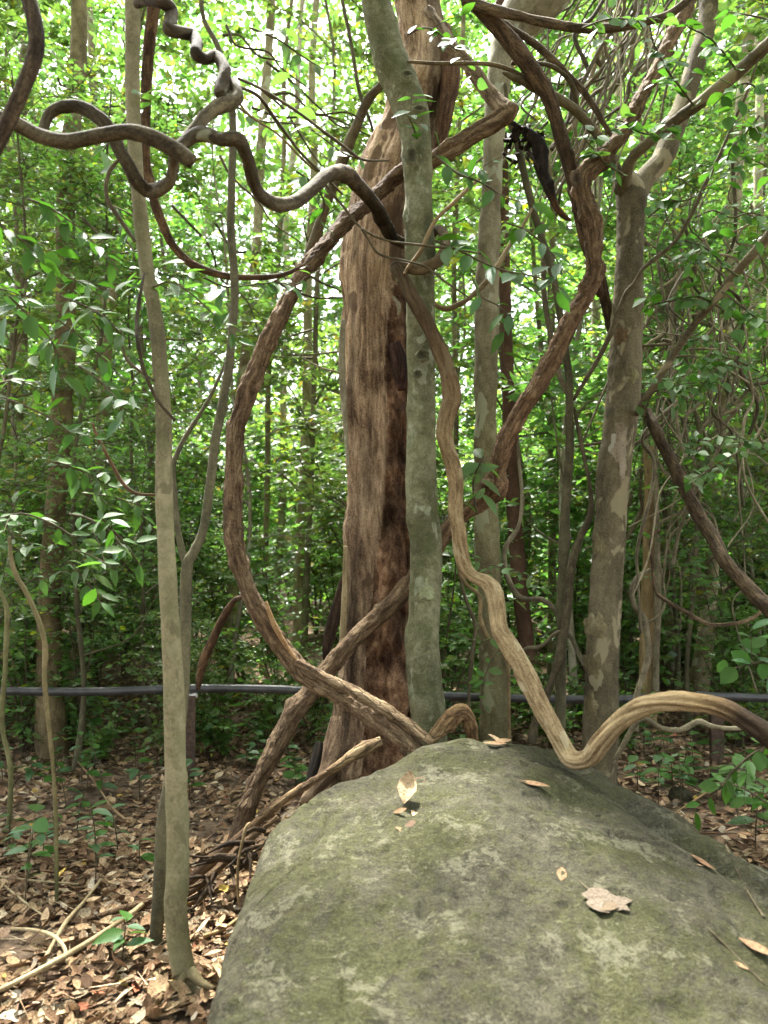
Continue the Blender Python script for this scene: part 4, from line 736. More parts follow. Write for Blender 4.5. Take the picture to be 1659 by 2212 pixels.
def where(x, y):
    X = 829.5 + x / y / TANV * 1106
    side = 'left of broad brown trunk' if X < 128 else 'between broad brown trunk and pale sapling' if X < 360 else 'between pale sapling and dead trunk' if X < 745 else 'behind dead trunk' if X < 950 else 'between smooth trunk and forked tree' if X < 1290 else 'right of forked tree'
    return ('by the pipe ' if y < 8.5 else 'beyond the pipe ' if y < 12 else 'deep in the wood ') + side
def put_tree(k, x, y, rot, s):
    t_ = thing('forest_tree', (x, y, float(gz(x, y))), kinds[k] + ' ' + where(x, y), 'tree', 'trees of the wood beyond the pipe', rot, s)
    link('trunk', TP[k][0], t_); c = link('crown', TP[k][1], t_); c['kind'] = 'stuff'; return t_
def put_shrub(k, x, y, rot, s):
    t_ = thing('forest_shrub', (x, y, float(gz(x, y))), skinds[k] + ' ' + where(x, y), 'shrub', 'undergrowth shrubs', rot, s)
    link('stems', SP[k][0], t_); c = link('foliage', SP[k][1], t_); c['kind'] = 'stuff'; return t_
placed = []
def free(x, y, d):
    for a, b in placed:
        if (a - x) ** 2 + (b - y) ** 2 < d * d: return False
    placed.append((x, y)); return True
for k, x, y, rot, sc_ in ((4, -2.2, 5.75, 1.4, .85), (2, -3.4, 5.6, 2.4, .8), (4, -2.75, 5.3, .4, .8), (2, -3.2, 6.4, 2.0, .85), (4, -1.9, 6.7, 3.0, .8), (2, 3.1, 5.9, 1.0, .85), (4, 2.5, 6.6, 4.2, .85), (4, 3.6, 6.9, 5.2, .9), (0, -3.9, 7.6, .2, 1.0), (0, -2.3, 8.3, 1.9, 1.05), (0, -.9, 8.8, 4.4, 1.1), (0, -4.6, 9.2, 3.4, 1.1), (0, 1.6, 8.6, 2.5, 1.05), (0, -3.1, 10.6, .7, 1.2), (0, -5.4, 11.2, 5.7, 1.2), (0, -4.2, 12.0, 4.1, 1.25)):
    placed.append((x, y)); put_tree(k, x, y, rot, sc_)
n = 0
for tries in range(4000):
    if n >= 13: break
    y = r.uniform(7.0, 9.8); hw = .56 * y + .8; x = r.uniform(-hw, hw)
    if not free(x, y, .8): continue
    put_tree(int(r.choice([0, 2, 4, 2])), x, y, r.uniform(0, 6.28), r.uniform(.8, 1.15)); n += 1
n = 0
for tries in range(4000):
    if n >= 58: break
    y = r.uniform(10.5, 29); hw = .56 * y + 1.0; x = r.uniform(-hw, hw)
    if y < 22.5 and x < 3.5: continue
    if not free(x, y, .95): continue
    put_tree(int(r.choice([1, 3, 5, 0])), x, y, r.uniform(0, 6.28), r.uniform(.85, 1.2)); n += 1
for k in range(16):
    x, y = (r.uniform(-2.6, -.35), r.uniform(5.85, 7.0)) if k < 10 else (r.uniform(1.0, 3.4), r.uniform(5.9, 7.0))
    put_shrub(int(r.choice([3, 3, 1, 0])), x, y, r.uniform(0, 6.28), r.uniform(.55, .95)); placed.append((x, y))
n = 0
for tries in range(3000):   # tall bushes standing in the light gap
    if n >= 46: break
    y = r.uniform(12.0, 22.5); hw = .52 * y + .8; x = r.uniform(-hw, hw)
    if not free(x, y, 1.0): continue
    put_shrub(int(r.choice([2, 4])), x, y, r.uniform(0, 6.28), r.uniform(1.2, 1.7)); n += 1
n = 0
for tries in range(6000):
    if n >= 92: break
    y = 6.1 + 7.5 * r.random() ** 1.1; hw = .56 * y + .8; x = r.uniform(-hw, hw)
    k = int(r.choice(5, p=[.22, .13, .28, .09, .28]))
    if y < 7.2: k = int(r.choice([1, 3, 3, 0]))
    Xp = 829.5 + x / y / TANV * 1106
    if y > 8.2 and 540 < Xp < 745: continue
    if not free(x, y, .25 + .02 * y): continue
    put_shrub(k, x, y, r.uniform(0, 6.28), r.uniform(.8, 1.25) * (1.0 if y < 9 else 1.35)); n += 1
# trees standing round the viewer whose crowns shade the clearing
for k, x, y, rot, s in ((0, -4.6, 4.6, .3, 1.0), (0, 5.2, 4.4, 2.0, 1.05), (1, -4.2, -.6, 1.1, .95), (1, 4.6, -.8, 4.0, 1.0), (0, -1.6, -2.6, 5.0, .95), (0, 2.2, -3.2, 2.7, 1.0), (1, .2, -6.0, .6, 1.0), (0, -3.2, 2.4, 3.3, 1.0), (0, 3.4, 2.0, 1.9, 1.0), (1, -2.4, .3, 2.2, .9), (1, 2.6, .2, 5.2, .9), (0, .4, -1.8, .9, .95)):
    t_ = thing('canopy_tree', (x, y, float(gz(x, y))), ('pale' if k == 0 else 'brown') + ' barked high crowned tree shading the clearing, standing ' + ('left' if x < 0 else 'right') + (' behind' if y < 0 else ' beside') + ' the boulder', 'tree', 'trees shading the clearing', rot, s)
    link('trunk', CP[k][0], t_); c = link('crown', CP[k][1], t_); c['kind'] = 'stuff'
# the far wood, one mass
n = 110000; ang = r.uniform(-.62, .62, n); dist = r.uniform(27, 40, n); z = -.5 + 30 * r.random(n) ** 1.15
pos = np.stack([np.sin(ang) * dist, np.cos(ang) * dist, z + 1.2], -1)
keep = fbm(pos * .33, 3) > -.5; pos = pos[keep]; n = len(pos)
g = leaves_geo(pos, r.normal(0, 1, (n, 3)), r.normal(0, .6, (n, 3)) + [0, 0, .7], r.uniform(.22, .42, n), green_tints(n, r, 1.25), wscale=1.3)
o = link('distant_wood', mesh_from('distant_wood', g[0], g[1], 'leaf_far', g[2], None, False)); tag(o, 'mass of bright green foliage of the distant wood', 'woodland', kind='stuff')

# trunks one can tell apart further back (X at horizon, distance, width in picture units, lean)
bt = [(128, 6.3, 44, 'broad brown trunk left of the pale sapling, standing just beyond the pipe', 'far_bark', -.012, (.85, .76, .64)), (172, 8.2, 22, 'slim tan trunk beside the broad brown one', 'far_bark', .02, (1.2, 1.1, 1)), (488, 8.6, 24, 'pale trunk seen through the looping vine', 'pale_bark', .03, (1, .9, .75)), (60, 9.0, 26, 'grey trunk left of the broad brown one', 'far_bark', -.02, (1, 1, 1)), (660, 9.5, 20, 'slim pale trunk left of the dead trunk', 'pale_bark', .01, (1, .95, .85)), (1500, 8.0, 30, 'pale crooked trunk in the vine tangle right of the broken stump', 'pale_bark', .04, (.95, .9, .8)), (1458, 9.0, 24, 'slim pale trunk behind the vine tangle', 'pale_bark', -.03, (.9, .85, .8)), (1590, 9.6, 22, 'light trunk far to the right in the tangle', 'pale_bark', .02, (.9, .9, .85)), (1180, 9.2, 18, 'thin grey trunk between mottled and forked trees', 'far_bark', 0, (1, 1, 1)), (1255, 10, 20, 'thin pale trunk close behind the forked tree', 'pale_bark', .02, (.8, .8, .75)), (250, 10, 20, 'pale thin trunk deep in the wood left of the pale sapling', 'pale_bark', -.02, (.9, .9, .8)), (590, 11, 16, 'thin light trunk inside the wide loop', 'pale_bark', .02, (.9, .9, .8)), (560, 9, 12, 'very thin brown stem inside the wide loop', 'far_bark', .01, (1, 1, .9)), (1350, 11, 16, 'thin light trunk right of the forked tree', 'pale_bark', .0, (.9, .9, .8)), (960, 8.5, 12, 'thin stem just right of the smooth trunk', 'far_bark', .02, (1, 1, .9))]
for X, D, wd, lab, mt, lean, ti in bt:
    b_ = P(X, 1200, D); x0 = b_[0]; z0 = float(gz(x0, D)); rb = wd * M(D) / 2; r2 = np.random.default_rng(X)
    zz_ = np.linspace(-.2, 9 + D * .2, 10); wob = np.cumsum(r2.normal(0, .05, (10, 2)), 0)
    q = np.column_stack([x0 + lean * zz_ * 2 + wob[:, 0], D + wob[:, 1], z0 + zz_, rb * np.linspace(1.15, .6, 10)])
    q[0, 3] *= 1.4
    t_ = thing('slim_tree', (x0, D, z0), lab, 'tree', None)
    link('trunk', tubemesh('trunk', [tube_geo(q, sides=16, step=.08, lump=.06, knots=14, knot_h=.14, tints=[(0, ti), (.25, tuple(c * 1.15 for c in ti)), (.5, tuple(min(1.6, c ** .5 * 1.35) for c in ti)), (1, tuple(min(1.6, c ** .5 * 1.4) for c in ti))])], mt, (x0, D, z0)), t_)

# lianas of the right-hand tangle
r = np.random.default_rng(909)
for k in range(120):
    up_ = k < 46
    if up_:
        X0 = r.uniform(1240, 1520); Y0 = -40; X1 = X0 - r.uniform(40, 260); Y1 = r.uniform(180, 460)
    else:
        X0 = r.uniform(1400, 1700); Y0 = r.uniform(380, 900); X1 = X0 + r.uniform(-180, 140); Y1 = Y0 + r.uniform(200, 620)
    D = r.uniform(5.0, 7.4); m_ = 7; wd = (3 + 7 * r.random() ** 2.2) * (1.25 if up_ else 1)
    t = np.linspace(0, 1, m_); amp = 20 if up_ else 38
    rows_ = [(X0 + (X1 - X0) * a + r.normal(0, amp * .7), Y0 + (Y1 - Y0) * a + r.normal(0, amp * .6), wd * r.uniform(.8, 1.15)) for a in t]
    tn = r.uniform(.7, 1.6)
    stem('tangled_liana', rows_, [(0, D), (-1, D + r.uniform(-.6, .6))], 'far_bark' if r.random() < .75 else 'twig_bark', 'thin grey liana hanging in the tangle above the forked tree' if up_ else 'thin grey crooked liana in the tangle right of the forked tree', 'vine', group='hanging tangle lianas' if up_ else 'crooked tangle lianas', sides=6, lump=.08, tints=[(0, (tn, tn, tn)), (1, (tn, tn, tn))])
for k in range(14):
    X0 = r.uniform(30, 780); Y0 = r.uniform(0, 700); a = r.uniform(.2, 1.2); l = r.uniform(120, 330); D = r.uniform(5.2, 8)
    rows_ = [(X0 + math.cos(a) * l * t + r.normal(0, 10), Y0 + math.sin(a) * l * t + r.normal(0, 12), 6 * (1.1 - t * .6)) for t in np.linspace(0, 1, 5)]
    stem('bare_twig', rows_, [(0, D), (-1, D)], 'twig_bark', 'thin bare twig hanging among the leaves left of the dead trunk', 'twig', group='bare hanging twigs', sides=5)

# ------------------------------------------------------------------ leafy twigs near the camera: every leaf its own piece
LM = {}
for nm, tpl, tf, mt in (('A', LEAF_A, LEAF_AF, 'leaf_dark'), ('B', LEAF_A, LEAF_AF, 'leaf_blue'), ('C', LEAF_R, LEAF_RF, 'leaf_dark'), ('D', LEAF_A, LEAF_AF, 'leaf_green'), ('E', LEAF_R, LEAF_RF, 'leaf_green')):
    LM[nm] = mesh_from('leaf', tpl, tf, mt, None, tpl)
def leaf_obj(parent, kind, pos, d, up, L, name='leaf'):
    d, s, u = basis(np.asarray(d, float)[None], np.asarray(up, float)[None])
    o = link(name, LM[kind], parent); Mx = Matrix(((d[0][0], s[0][0], u[0][0]), (d[0][1], s[0][1], u[0][1]), (d[0][2], s[0][2], u[0][2])))
    o.rotation_mode = 'QUATERNION'; o.rotation_quaternion = Mx.to_quaternion(); o.location = pos; o.scale = (L, L, L); return o
def leafy(rows, Ds, kinds_, size, every, label, rr, cat='branch', mat='twig_bark', skip=.0, up=(0, -.5, 1.0), name='leafy_branch', side=3, group=None):
    p_ = px(withD(rows, *Ds)); org_ = p_[0][:3]; o = thing(name, org_, label, cat, group)
    tws = [link('twig', tubemesh('twig', [tube_geo(p_, sides=6, lump=.05)], mat, org_), o)]
    paths = [p_]
    for q_ in range(side):
        i = int(rr.integers(0, len(p_) - 1)); a_ = p_[i, :3] * .5 + p_[i + 1, :3] * .5; T_ = p_[i + 1, :3] - p_[i, :3]; T_ = T_ / (np.linalg.norm(T_) + 1e-9)
        d_ = T_ * .6 + rr.normal(0, .75, 3); d_ /= np.linalg.norm(d_); l_ = size * rr.uniform(1.0, 2.6)
        paths.append(np.column_stack([np.array([a_, a_ + d_ * l_ * .5, a_ + d_ * l_ - np.array([0, 0, .15 * l_])]), [.002, .0016, .001]]))
        tws.append(link('twig', tubemesh('twig', [tube_geo(paths[-1], sides=5, lump=.03)], mat, org_), o))
    for tw_, p_ in zip(tws, paths): leaf_run(tw_, p_, org_, kinds_, size, every, rr, skip, up)
    return o
def leaf_run(o, p_, org_, kinds_, size, every, rr, skip, up):
    S_ = spline(p_, .02)[:, :3]; Ls = np.concatenate([[0], np.cumsum(np.linalg.norm(np.diff(S_, axis=0), axis=1))]); t = Ls[-1] * skip; sg = 1
    while t <= Ls[-1]:
        i = min(len(S_) - 2, int(np.searchsorted(Ls, t))); T = S_[i + 1] - S_[i]; T = T / (np.linalg.norm(T) + 1e-9)
        sd_ = np.cross(T, [0, -.6, .8]); sd_ /= np.linalg.norm(sd_) + 1e-9; sg = -sg
        d = T * .55 + sd_ * sg * rr.uniform(.6, 1.1) + rr.normal(0, .3, 3) + np.array([0, 0, -.15])
        leaf_obj(o, kinds_[int(rr.integers(len(kinds_)))], S_[i] - org_, d, np.array(up) + rr.normal(0, .45, 3), size * rr.uniform(.7, 1.25))
        t += every * rr.uniform(.7, 1.3)
rr = np.random.default_rng(31)
LEAFY = [
 ([(780, 345, 4), (740, 330, 4), (700, 300, 3), (672, 280, 3)], [(0, 4.1), (-1, 4.0)], 'D', .11, .06, 'small leafy twig beside the hump of the twisted vine'),
 ([(900, 300, 5), (893, 275, 4), (880, 250, 3), (865, 238, 2)], [(0, 4.2), (-1, 4.05)], 'DA', .14, .07, 'fresh green sprig growing in front of the bent smooth trunk'),
 ([(880, 75, 4), (915, 60, 4), (945, 70, 4), (970, 95, 3), (990, 110, 2)], [(0, 4.2), (-1, 4.1)], 'CE', .12, .06, 'leafy sprig with round leaves at the top of the dead trunk'),
 ([(940, 335, 5), (985, 372, 5), (1040, 395, 4), (1090, 425, 3), (1140, 440, 2)], [(0, 4.2), (-1, 4.0)], 'BA', .14, .085, 'drooping leafy twig right of the smooth trunk under the vine elbow'),
 ([(940, 520, 5), (1000, 545, 5), (1060, 575, 4), (1115, 590, 4), (1165, 600, 3), (1215, 625, 2)], [(0, 4.2), (-1, 3.9)], 'BAB', .17, .085, 'leafy twig with large pale sheened leaves before the mottled trunk'),
 ([(1020, 600, 4), (1040, 640, 4), (1075, 660, 3), (1110, 690, 2)], [(0, 4.1), (-1, 4.0)], 'BA', .16, .09, 'short twig with three large hanging leaves before the mottled trunk'),
 ([(1090, 480, 4), (1140, 500, 4), (1190, 545, 3), (1220, 590, 2)], [(0, 4.1), (-1, 4.0)], 'AB', .15, .08, 'drooping twig with long toothed leaves beside the slender trunk'),
 ([(1030, 1110, 5), (1022, 1050, 5), (1030, 1015, 4), (1045, 985, 2)], [(0, 4.45), (-1, 4.4)], 'D', .17, .055, 'bright sprout growing beside the knob of the diagonal vine'),
 ([(1000, 1180, 3), (1040, 1215, 3), (1080, 1225, 3), (1115, 1240, 2)], [(0, 4.3), (-1, 4.2)], 'ED', .07, .035, 'fine twig with tiny bright leaves beside the grooved vine'),
 ([(990, 1370, 3), (1030, 1385, 3), (1060, 1380, 3), (1090, 1360, 2)], [(0, 4.3), (-1, 4.2)], 'ED', .08, .04, 'fine twig with small yellow green leaves before the mottled trunk'),
 ([(1045, 1540, 3), (1040, 1500, 3), (1055, 1440, 3), (1080, 1400, 2)], [(0, 4.2), (-1, 4.2)], 'EA', .09, .05, 'upright seedling twig behind the boulder at the mottled trunk foot'),
 ([(1455, 270, 5), (1420, 290, 4), (1380, 285, 4), (1350, 265, 3), (1320, 255, 2)], [(0, 4.4), (-1, 4.2)], 'CE', .13, .05, 'leafy spray hiding the crotch of the forked tree'),
 ([(1500, 230, 5), (1470, 190, 4), (1440, 150, 4), (1420, 110, 3), (1405, 80, 2)], [(0, 4.4), (-1, 4.1)], 'C', .13, .055, 'dark leafy spray over the thick pale limb'),
 ([(1590, 150, 5), (1560, 110, 4), (1530, 80, 4), (1490, 60, 3), (1470, 45, 2)], [(0, 4.2), (-1, 4.0)], 'C', .13, .06, 'leafy spray across the top of the thick pale limb'),
 ([(1345, 375, 4), (1310, 355, 4), (1280, 320, 3), (1255, 290, 2)], [(0, 4.5), (-1, 4.3)], 'CE', .12, .05, 'leafy spray left of the fork'),
 ([(1260, 60, 5), (1300, 45, 4), (1340, 40, 4), (1375, 50, 3)], [(0, 4.1), (-1, 4.0)], 'CE', .13, .05, 'bright leaves growing on the sagging bough'),
 ([(1400, 470, 5), (1440, 440, 4), (1490, 430, 4), (1530, 400, 3), (1570, 380, 2)], [(0, 4.3), (-1, 4.0)], 'CC', .12, .05, 'dark leafy branch reaching right from below the fork'),
 ([(1500, 470, 5), (1540, 455, 4), (1580, 470, 4), (1620, 460, 3), (1660, 470, 2)], [(0, 4.0), (-1, 3.8)], 'C', .11, .05, 'dark leafy branch far right beneath the middle limb'),
 ([(1480, 520, 5), (1530, 540, 4), (1570, 580, 4), (1600, 600, 3)], [(0, 4.0), (-1, 3.9)], 'C', .11, .05, 'dark leafy twig above the slanting side branch'),
 ([(1640, 250, 5), (1610, 290, 4), (1580, 320, 4), (1570, 350, 3)], [(0, 3.9), (-1, 3.9)], 'C', .11, .045, 'dark leafy twig hanging below the middle limb'),
 ([(1541, 653, 6), (1500, 640, 5), (1450, 650, 4), (1400, 660, 4), (1385, 675, 3)], [(0, 4.3), (-1, 4.5)], 'C', .13, .05, 'dark leafy shoot level beside the forked trunk'),
 ([(1560, 630, 6), (1600, 660, 5), (1640, 690, 4), (1680, 700, 3)], [(0, 4.1), (-1, 3.9)], 'C', .12, .05, 'dark leafy shoot spreading right of the side branch'),
 ([(1460, 770, 5), (1500, 770, 4), (1530, 790, 4), (1560, 800, 3)], [(0, 4.4), (-1, 4.2)], 'C', .11, .05, 'small leafy shoot below the side branch'),
 ([(1390, 900, 5), (1410, 850, 4), (1450, 840, 4), (1480, 860, 3)], [(0, 4.7), (-1, 4.5)], 'CE', .11, .055, 'leafy shoot behind the top of the dark trailing vine'),
 ([(1700, 60, 6), (1650, 40, 5), (1600, 30, 4), (1560, 25, 3)], [(0, 3.8), (-1, 3.9)], 'C', .12, .05, 'dark leafy spray at the top right corner of the wood'),
 ([(1690, 190, 6), (1650, 195, 5), (1610, 180, 4), (1570, 200, 3), (1540, 230, 2)], [(0, 3.7), (-1, 3.8)], 'C', .12, .05, 'dark leafy spray above the end of the middle limb'),
 ([(60, 430, 6), (100, 445, 5), (140, 470, 4), (180, 500, 3), (205, 530, 2)], [(0, 2.6), (-1, 2.7)], 'A', .11, .045, 'dark drooping leafy twig under the cut vine'),
 ([(-20, 470, 6), (20, 500, 5), (60, 530, 4), (95, 570, 3)], [(0, 2.5), (-1, 2.6)], 'A', .12, .05, 'dark leafy twig hanging at the left below the arched vine'),
 ([(20, 640, 6), (60, 680, 5), (100, 720, 4), (130, 770, 3)], [(0, 2.6), (-1, 2.7)], 'AB', .13, .06, 'hanging twig of long toothed leaves left of the pale sapling'),
 ([(130, 640, 5), (180, 660, 5), (230, 690, 4), (270, 730, 3)], [(0, 2.8), (-1, 2.8)], 'AD', .11, .055, 'leafy twig reaching the pale sapling at head height'),
 ([(330, 620, 5), (370, 610, 4), (420, 640, 4), (460, 680, 2)], [(0, 2.9), (-1, 2.9)], 'AD', .12, .05, 'leafy twig growing right from the pale sapling'),
 ([(10, 860, 6), (60, 880, 5), (120, 910, 4), (170, 950, 3)], [(0, 2.9), (-1, 2.9)], 'A', .085, .045, 'dark leafy spray left of the pale sapling at chest height'),
 ([(170, 790, 5), (210, 820, 5), (250, 860, 4), (270, 910, 3)], [(0, 3.0), (-1, 3.0)], 'AB', .11, .05, 'leafy spray with shining leaves left of the pale sapling'),
 ([(150, 1110, 5), (190, 1120, 5), (240, 1150, 4), (270, 1190, 3)], [(0, 3.4), (-1, 3.3)], 'BA', .09, .05, 'leafy spray of broad bluish leaves at the pale sapling waist'),
 ([(0, 1120, 5), (50, 1110, 5), (110, 1130, 4), (160, 1160, 3)], [(0, 3.2), (-1, 3.2)], 'A', .085, .05, 'dark leafy spray before the broad brown trunk'),
 ([(300, 230, 5), (270, 260, 4), (240, 300, 4), (215, 340, 2)], [(0, 3.1), (-1, 3.0)], 'DA', .12, .05, 'bright leafy twig hanging behind the twisted loop'),
 ([(540, 60, 5), (600, 85, 4), (650, 120, 4), (700, 150, 3)], [(0, 4.3), (-1, 4.3)], 'D', .15, .06, 'bright leafy branch high left of the bent smooth trunk'),
 ([(510, 230, 5), (560, 260, 4), (610, 265, 4), (660, 270, 3)], [(0, 3.9), (-1, 4.0)], 'DE', .13, .06, 'leafy branch above the twisted vine hump'),
 ([(640, 370, 4), (680, 400, 4), (700, 440, 4), (690, 480, 2)], [(0, 3.9), (-1, 4.0)], 'AD', .13, .055, 'leaves hanging under the twisted vine hump'),
 ([(440, 600, 5), (490, 620, 4), (550, 615, 4), (600, 610, 3), (640, 620, 2)], [(0, 3.5), (-1, 3.8)], 'BA', .12, .055, 'leafy end of the dark reddish liana'),
 ([(700, 580, 3), (660, 600, 3), (630, 630, 3)], [(0, 4.1), (-1, 4.1)], 'BD', .10, .05, 'short leafy sprig on the rising side of the wide loop'),
 ([(1700, 1600, 6), (1640, 1620, 5), (1590, 1660, 5), (1560, 1700, 3)], [(0, 3.0), (-1, 3.1)], 'CA', .10, .05, 'leafy branch drooping under the charred end of the arched vine'),
 ([(1700, 1760, 6), (1650, 1730, 5), (1600, 1700, 5), (1545, 1690, 3)], [(0, 3.3), (-1, 3.4)], 'CA', .11, .05, 'leafy branch low right above the litter'),
 ([(1700, 1440, 6), (1650, 1430, 5), (1600, 1440, 4), (1560, 1450, 3)], [(0, 3.9), (-1, 4.0)], 'CB', .15, .06, 'broad leaved branch above the arched vine'),
]
for rw, ds, kd, sz, ev, lb in LEAFY: leafy(rw, ds, kd, sz * (.70 if 'C' in kd else .82), ev * .95, lb, rr, side=(4 if 'C' in kd else 2))
for k in range(16):   # sprays that fill the left side
    x0, y0 = rr.uniform(-30, 290), rr.uniform(380, 1230); D = rr.uniform(2.9, 4.4); a = rr.uniform(-.2, .9); l = rr.uniform(70, 130)
    leafy([(x0, y0, 4), (x0 + math.cos(a) * l * .5, y0 + math.sin(a) * l * .5, 3), (x0 + math.cos(a) * l, y0 + math.sin(a) * l + 12, 2)], [(0, D), (-1, D + rr.uniform(-.2, .2))], 'AAD', .085, .05, 'dark leafy spray among the leaves left of the pale sapling', rr, side=3, group='leafy sprays left of the pale sapling')
for k in range(11):
    x0, y0 = rr.uniform(1500, 1690), rr.uniform(330, 1000); D = rr.uniform(4.0, 5.2); a = rr.uniform(2.2, 4.0); l = rr.uniform(60, 130)
    leafy([(x0, y0, 4), (x0 + math.cos(a) * l * .5, y0 + math.sin(a) * l * .5, 3), (x0 + math.cos(a) * l, y0 + math.sin(a) * l + 10, 2)], [(0, D), (-1, D + rr.uniform(-.2, .2))], 'C' if k % 3 else 'CE', .07, .04, 'dark leafy spray among the leaves right of the forked tree', rr, side=4, group='leafy sprays right of the forked tree')

# seedlings on the forest floor, each leaf a piece
def seedling(x, y, h, nl, kd, size, label, group=None):
    z = float(gz(x, y)); o = thing('seedling', (x, y, z), label, 'plant', group); lean = rr.normal(0, .12, 2)
    q = np.array([[0, 0, -.03, .004], [lean[0] * h * .4, lean[1] * h * .4, h * .5, .003], [lean[0] * h, lean[1] * h, h, .0018]])
    link('stem', tubemesh('stem', [tube_geo(q, sides=5, lump=.02)], 'twig_bark'), o)
    for k in range(nl):
        t = .3 + .7 * (k + 1) / nl; p_ = np.array([lean[0] * h * t, lean[1] * h * t, h * t]); a = k * 2.4 + rr.uniform(-.4, .4)
        leaf_obj(o, kd[int(rr.integers(len(kd)))], p_, [math.cos(a), math.sin(a), rr.uniform(-.25, .35)], [rr.normal(0, .25), rr.normal(0, .25), 1], size * rr.uniform(.7, 1.2))
    return o
g_ = gnd(262, 2085); seedling(g_[0] + .0, g_[1], .16, 8, 'BA', .10, 'bright low seedling at the foot of the pale sapling')
g_ = gnd(300, 1880); seedling(g_[0], g_[1], .14, 4, 'CB', .10, 'small seedling with three round leaves left of the dark forked sapling')
zones = [(380, 720, 1480, 1760, 28, .12, 'dark glossy seedling on the litter behind the dead trunk roots'), (0, 330, 1520, 1760, 24, .11, 'green seedling on the litter beyond the pale sapling'), (0, 300, 1760, 1990, 10, .09, 'small seedling in the litter left of the pale sapling'), (1340, 1659, 1600, 1760, 24, .10, 'dark green seedling on the litter right of the boulder'), (1560, 1659, 1760, 1850, 5, .11, 'broad leaved seedling beside the right rim of the boulder'), (960, 1280, 1545, 1580, 8, .08, 'small seedling behind the boulder top')]
for x0, x1, y0, y1, c_, sz, lb in zones:
    for k in range(c_):
        g_ = gnd(rr.uniform(x0, x1), rr.uniform(y0, y1))
        if -.6 < g_[0] < 2.2 and 1.2 < g_[1] < 3.9 and float(rz(g_[0], g_[1])) > 0: continue
        seedling(g_[0], g_[1], rr.uniform(.12, .34), int(rr.integers(5, 9)), 'AB' if rr.random() < .6 else 'CB', sz * rr.uniform(.8, 1.2), lb, lb.split(' seedling')[0] + ' seedlings ' + str(x0)[:0] + lb.split(' ', 3)[-1])

# ------------------------------------------------------------------ leaf litter
PAL = np.array([(.58, .43, .27), (.47, .32, .19), (.33, .21, .125), (.68, .56, .39), (.26, .155, .09), (.52, .36, .25), (.68, .60, .48), (.70, .50, .12), (.45, .16, .09), (.20, .12, .07)]) * np.array([.80, .78, .70])
PN = ['tan', 'light brown', 'brown', 'pale straw', 'dark brown', 'pinkish brown', 'greyish', 'yellow', 'rust red', 'very dark']
PW = np.array([.2, .2, .2, .08, .11, .08, .03, .008, .008, .10]); PW = PW / PW.sum()
FL = []
for k in range(len(PAL)):
    for v_ in range(2):
        q = LEAF_D.copy(); q[:, 2] += (.10 if v_ else -.05) * np.sin(q[:, 0] * 5 + v_) ; q[:, 1] *= (1.25 if v_ else 1.0)
        tn = np.tile(PAL[k] * 2, (len(q), 1)) * (1 + .25 * noise(q * 9 + k))[:, None]
        FL.append(mesh_from('fallen_leaf', q, LEAF_DF, 'leaf_litter', tn, q))
r = np.random.default_rng(404)
def in_rock(x, y): return (rz(x, y) > gz(x, y) - .02) & (x > -.6) & (x < 2.25) & (y > 1.0) & (y < 4.1)
def litter_pts(n, x0, x1, y0, y1):
    x, y = r.uniform(x0, x1, n), r.uniform(y0, y1, n); ok = ~in_rock(x, y) & (np.abs(x) < .52 * y + .4); ok &= (fbm(np.stack([x * 2.2, y * 2.2, x * 0], -1), 3) > -.30) | (r.random(n) < .35); return x[ok], y[ok]
xs, ys_ = litter_pts(520, -1.75, -.42, 2.25, 3.75)
cnt = 0
def place_leaf(me, pos, nrm, ang, L, label, group=None, name='fallen_leaf'):
    d = np.array([math.cos(ang), math.sin(ang), 0.0]); d = d - nrm * d.dot(nrm)
    d, s, u = basis(d[None], np.asarray(nrm, float)[None]); o = link(name, me)
    o.rotation_mode = 'QUATERNION'; o.rotation_quaternion = Matrix(((d[0][0], s[0][0], u[0][0]), (d[0][1], s[0][1], u[0][1]), (d[0][2], s[0][2], u[0][2]))).to_quaternion()
    o.location = pos; o.scale = (L, L, L); tag(o, label, 'leaf', group); return o
for x, y in zip(xs, ys_):
    if cnt >= 270: break
    k = int(r.choice(len(PAL), p=PW)); nrm = np.array([r.normal(0, .42), r.normal(0, .42), 1.0]); nrm /= np.linalg.norm(nrm)
    place_leaf(FL[k * 2 + int(r.integers(2))], (x, y, float(gz(x, y)) + r.uniform(.004, .035)), nrm, r.uniform(0, 6.28), r.uniform(.035, .095), PN[k] + ' fallen leaf lying in the litter around the pale sapling', PN[k] + ' leaves of the litter'); cnt += 1
for q_ in range(26):   # leaves gathered round the foot of the pale sapling
    a_ = q_ * 2.4; d_ = r.uniform(.05, .15); x = sp.location.x + math.cos(a_) * d_ + .01; y = sp.location.y + math.sin(a_) * d_ - .02; k = int(r.choice(len(PAL), p=PW)); nrm = np.array([math.cos(a_) * .7, math.sin(a_) * .7, 1.0]); nrm /= np.linalg.norm(nrm)
    place_leaf(FL[k * 2 + q_ % 2], (x, y, float(gz(x, y)) + r.uniform(.01, .05)), nrm, r.uniform(0, 6.28), r.uniform(.05, .09), PN[k] + ' fallen leaf lying in the litter around the pale sapling', PN[k] + ' leaves of the litter')
parts = []
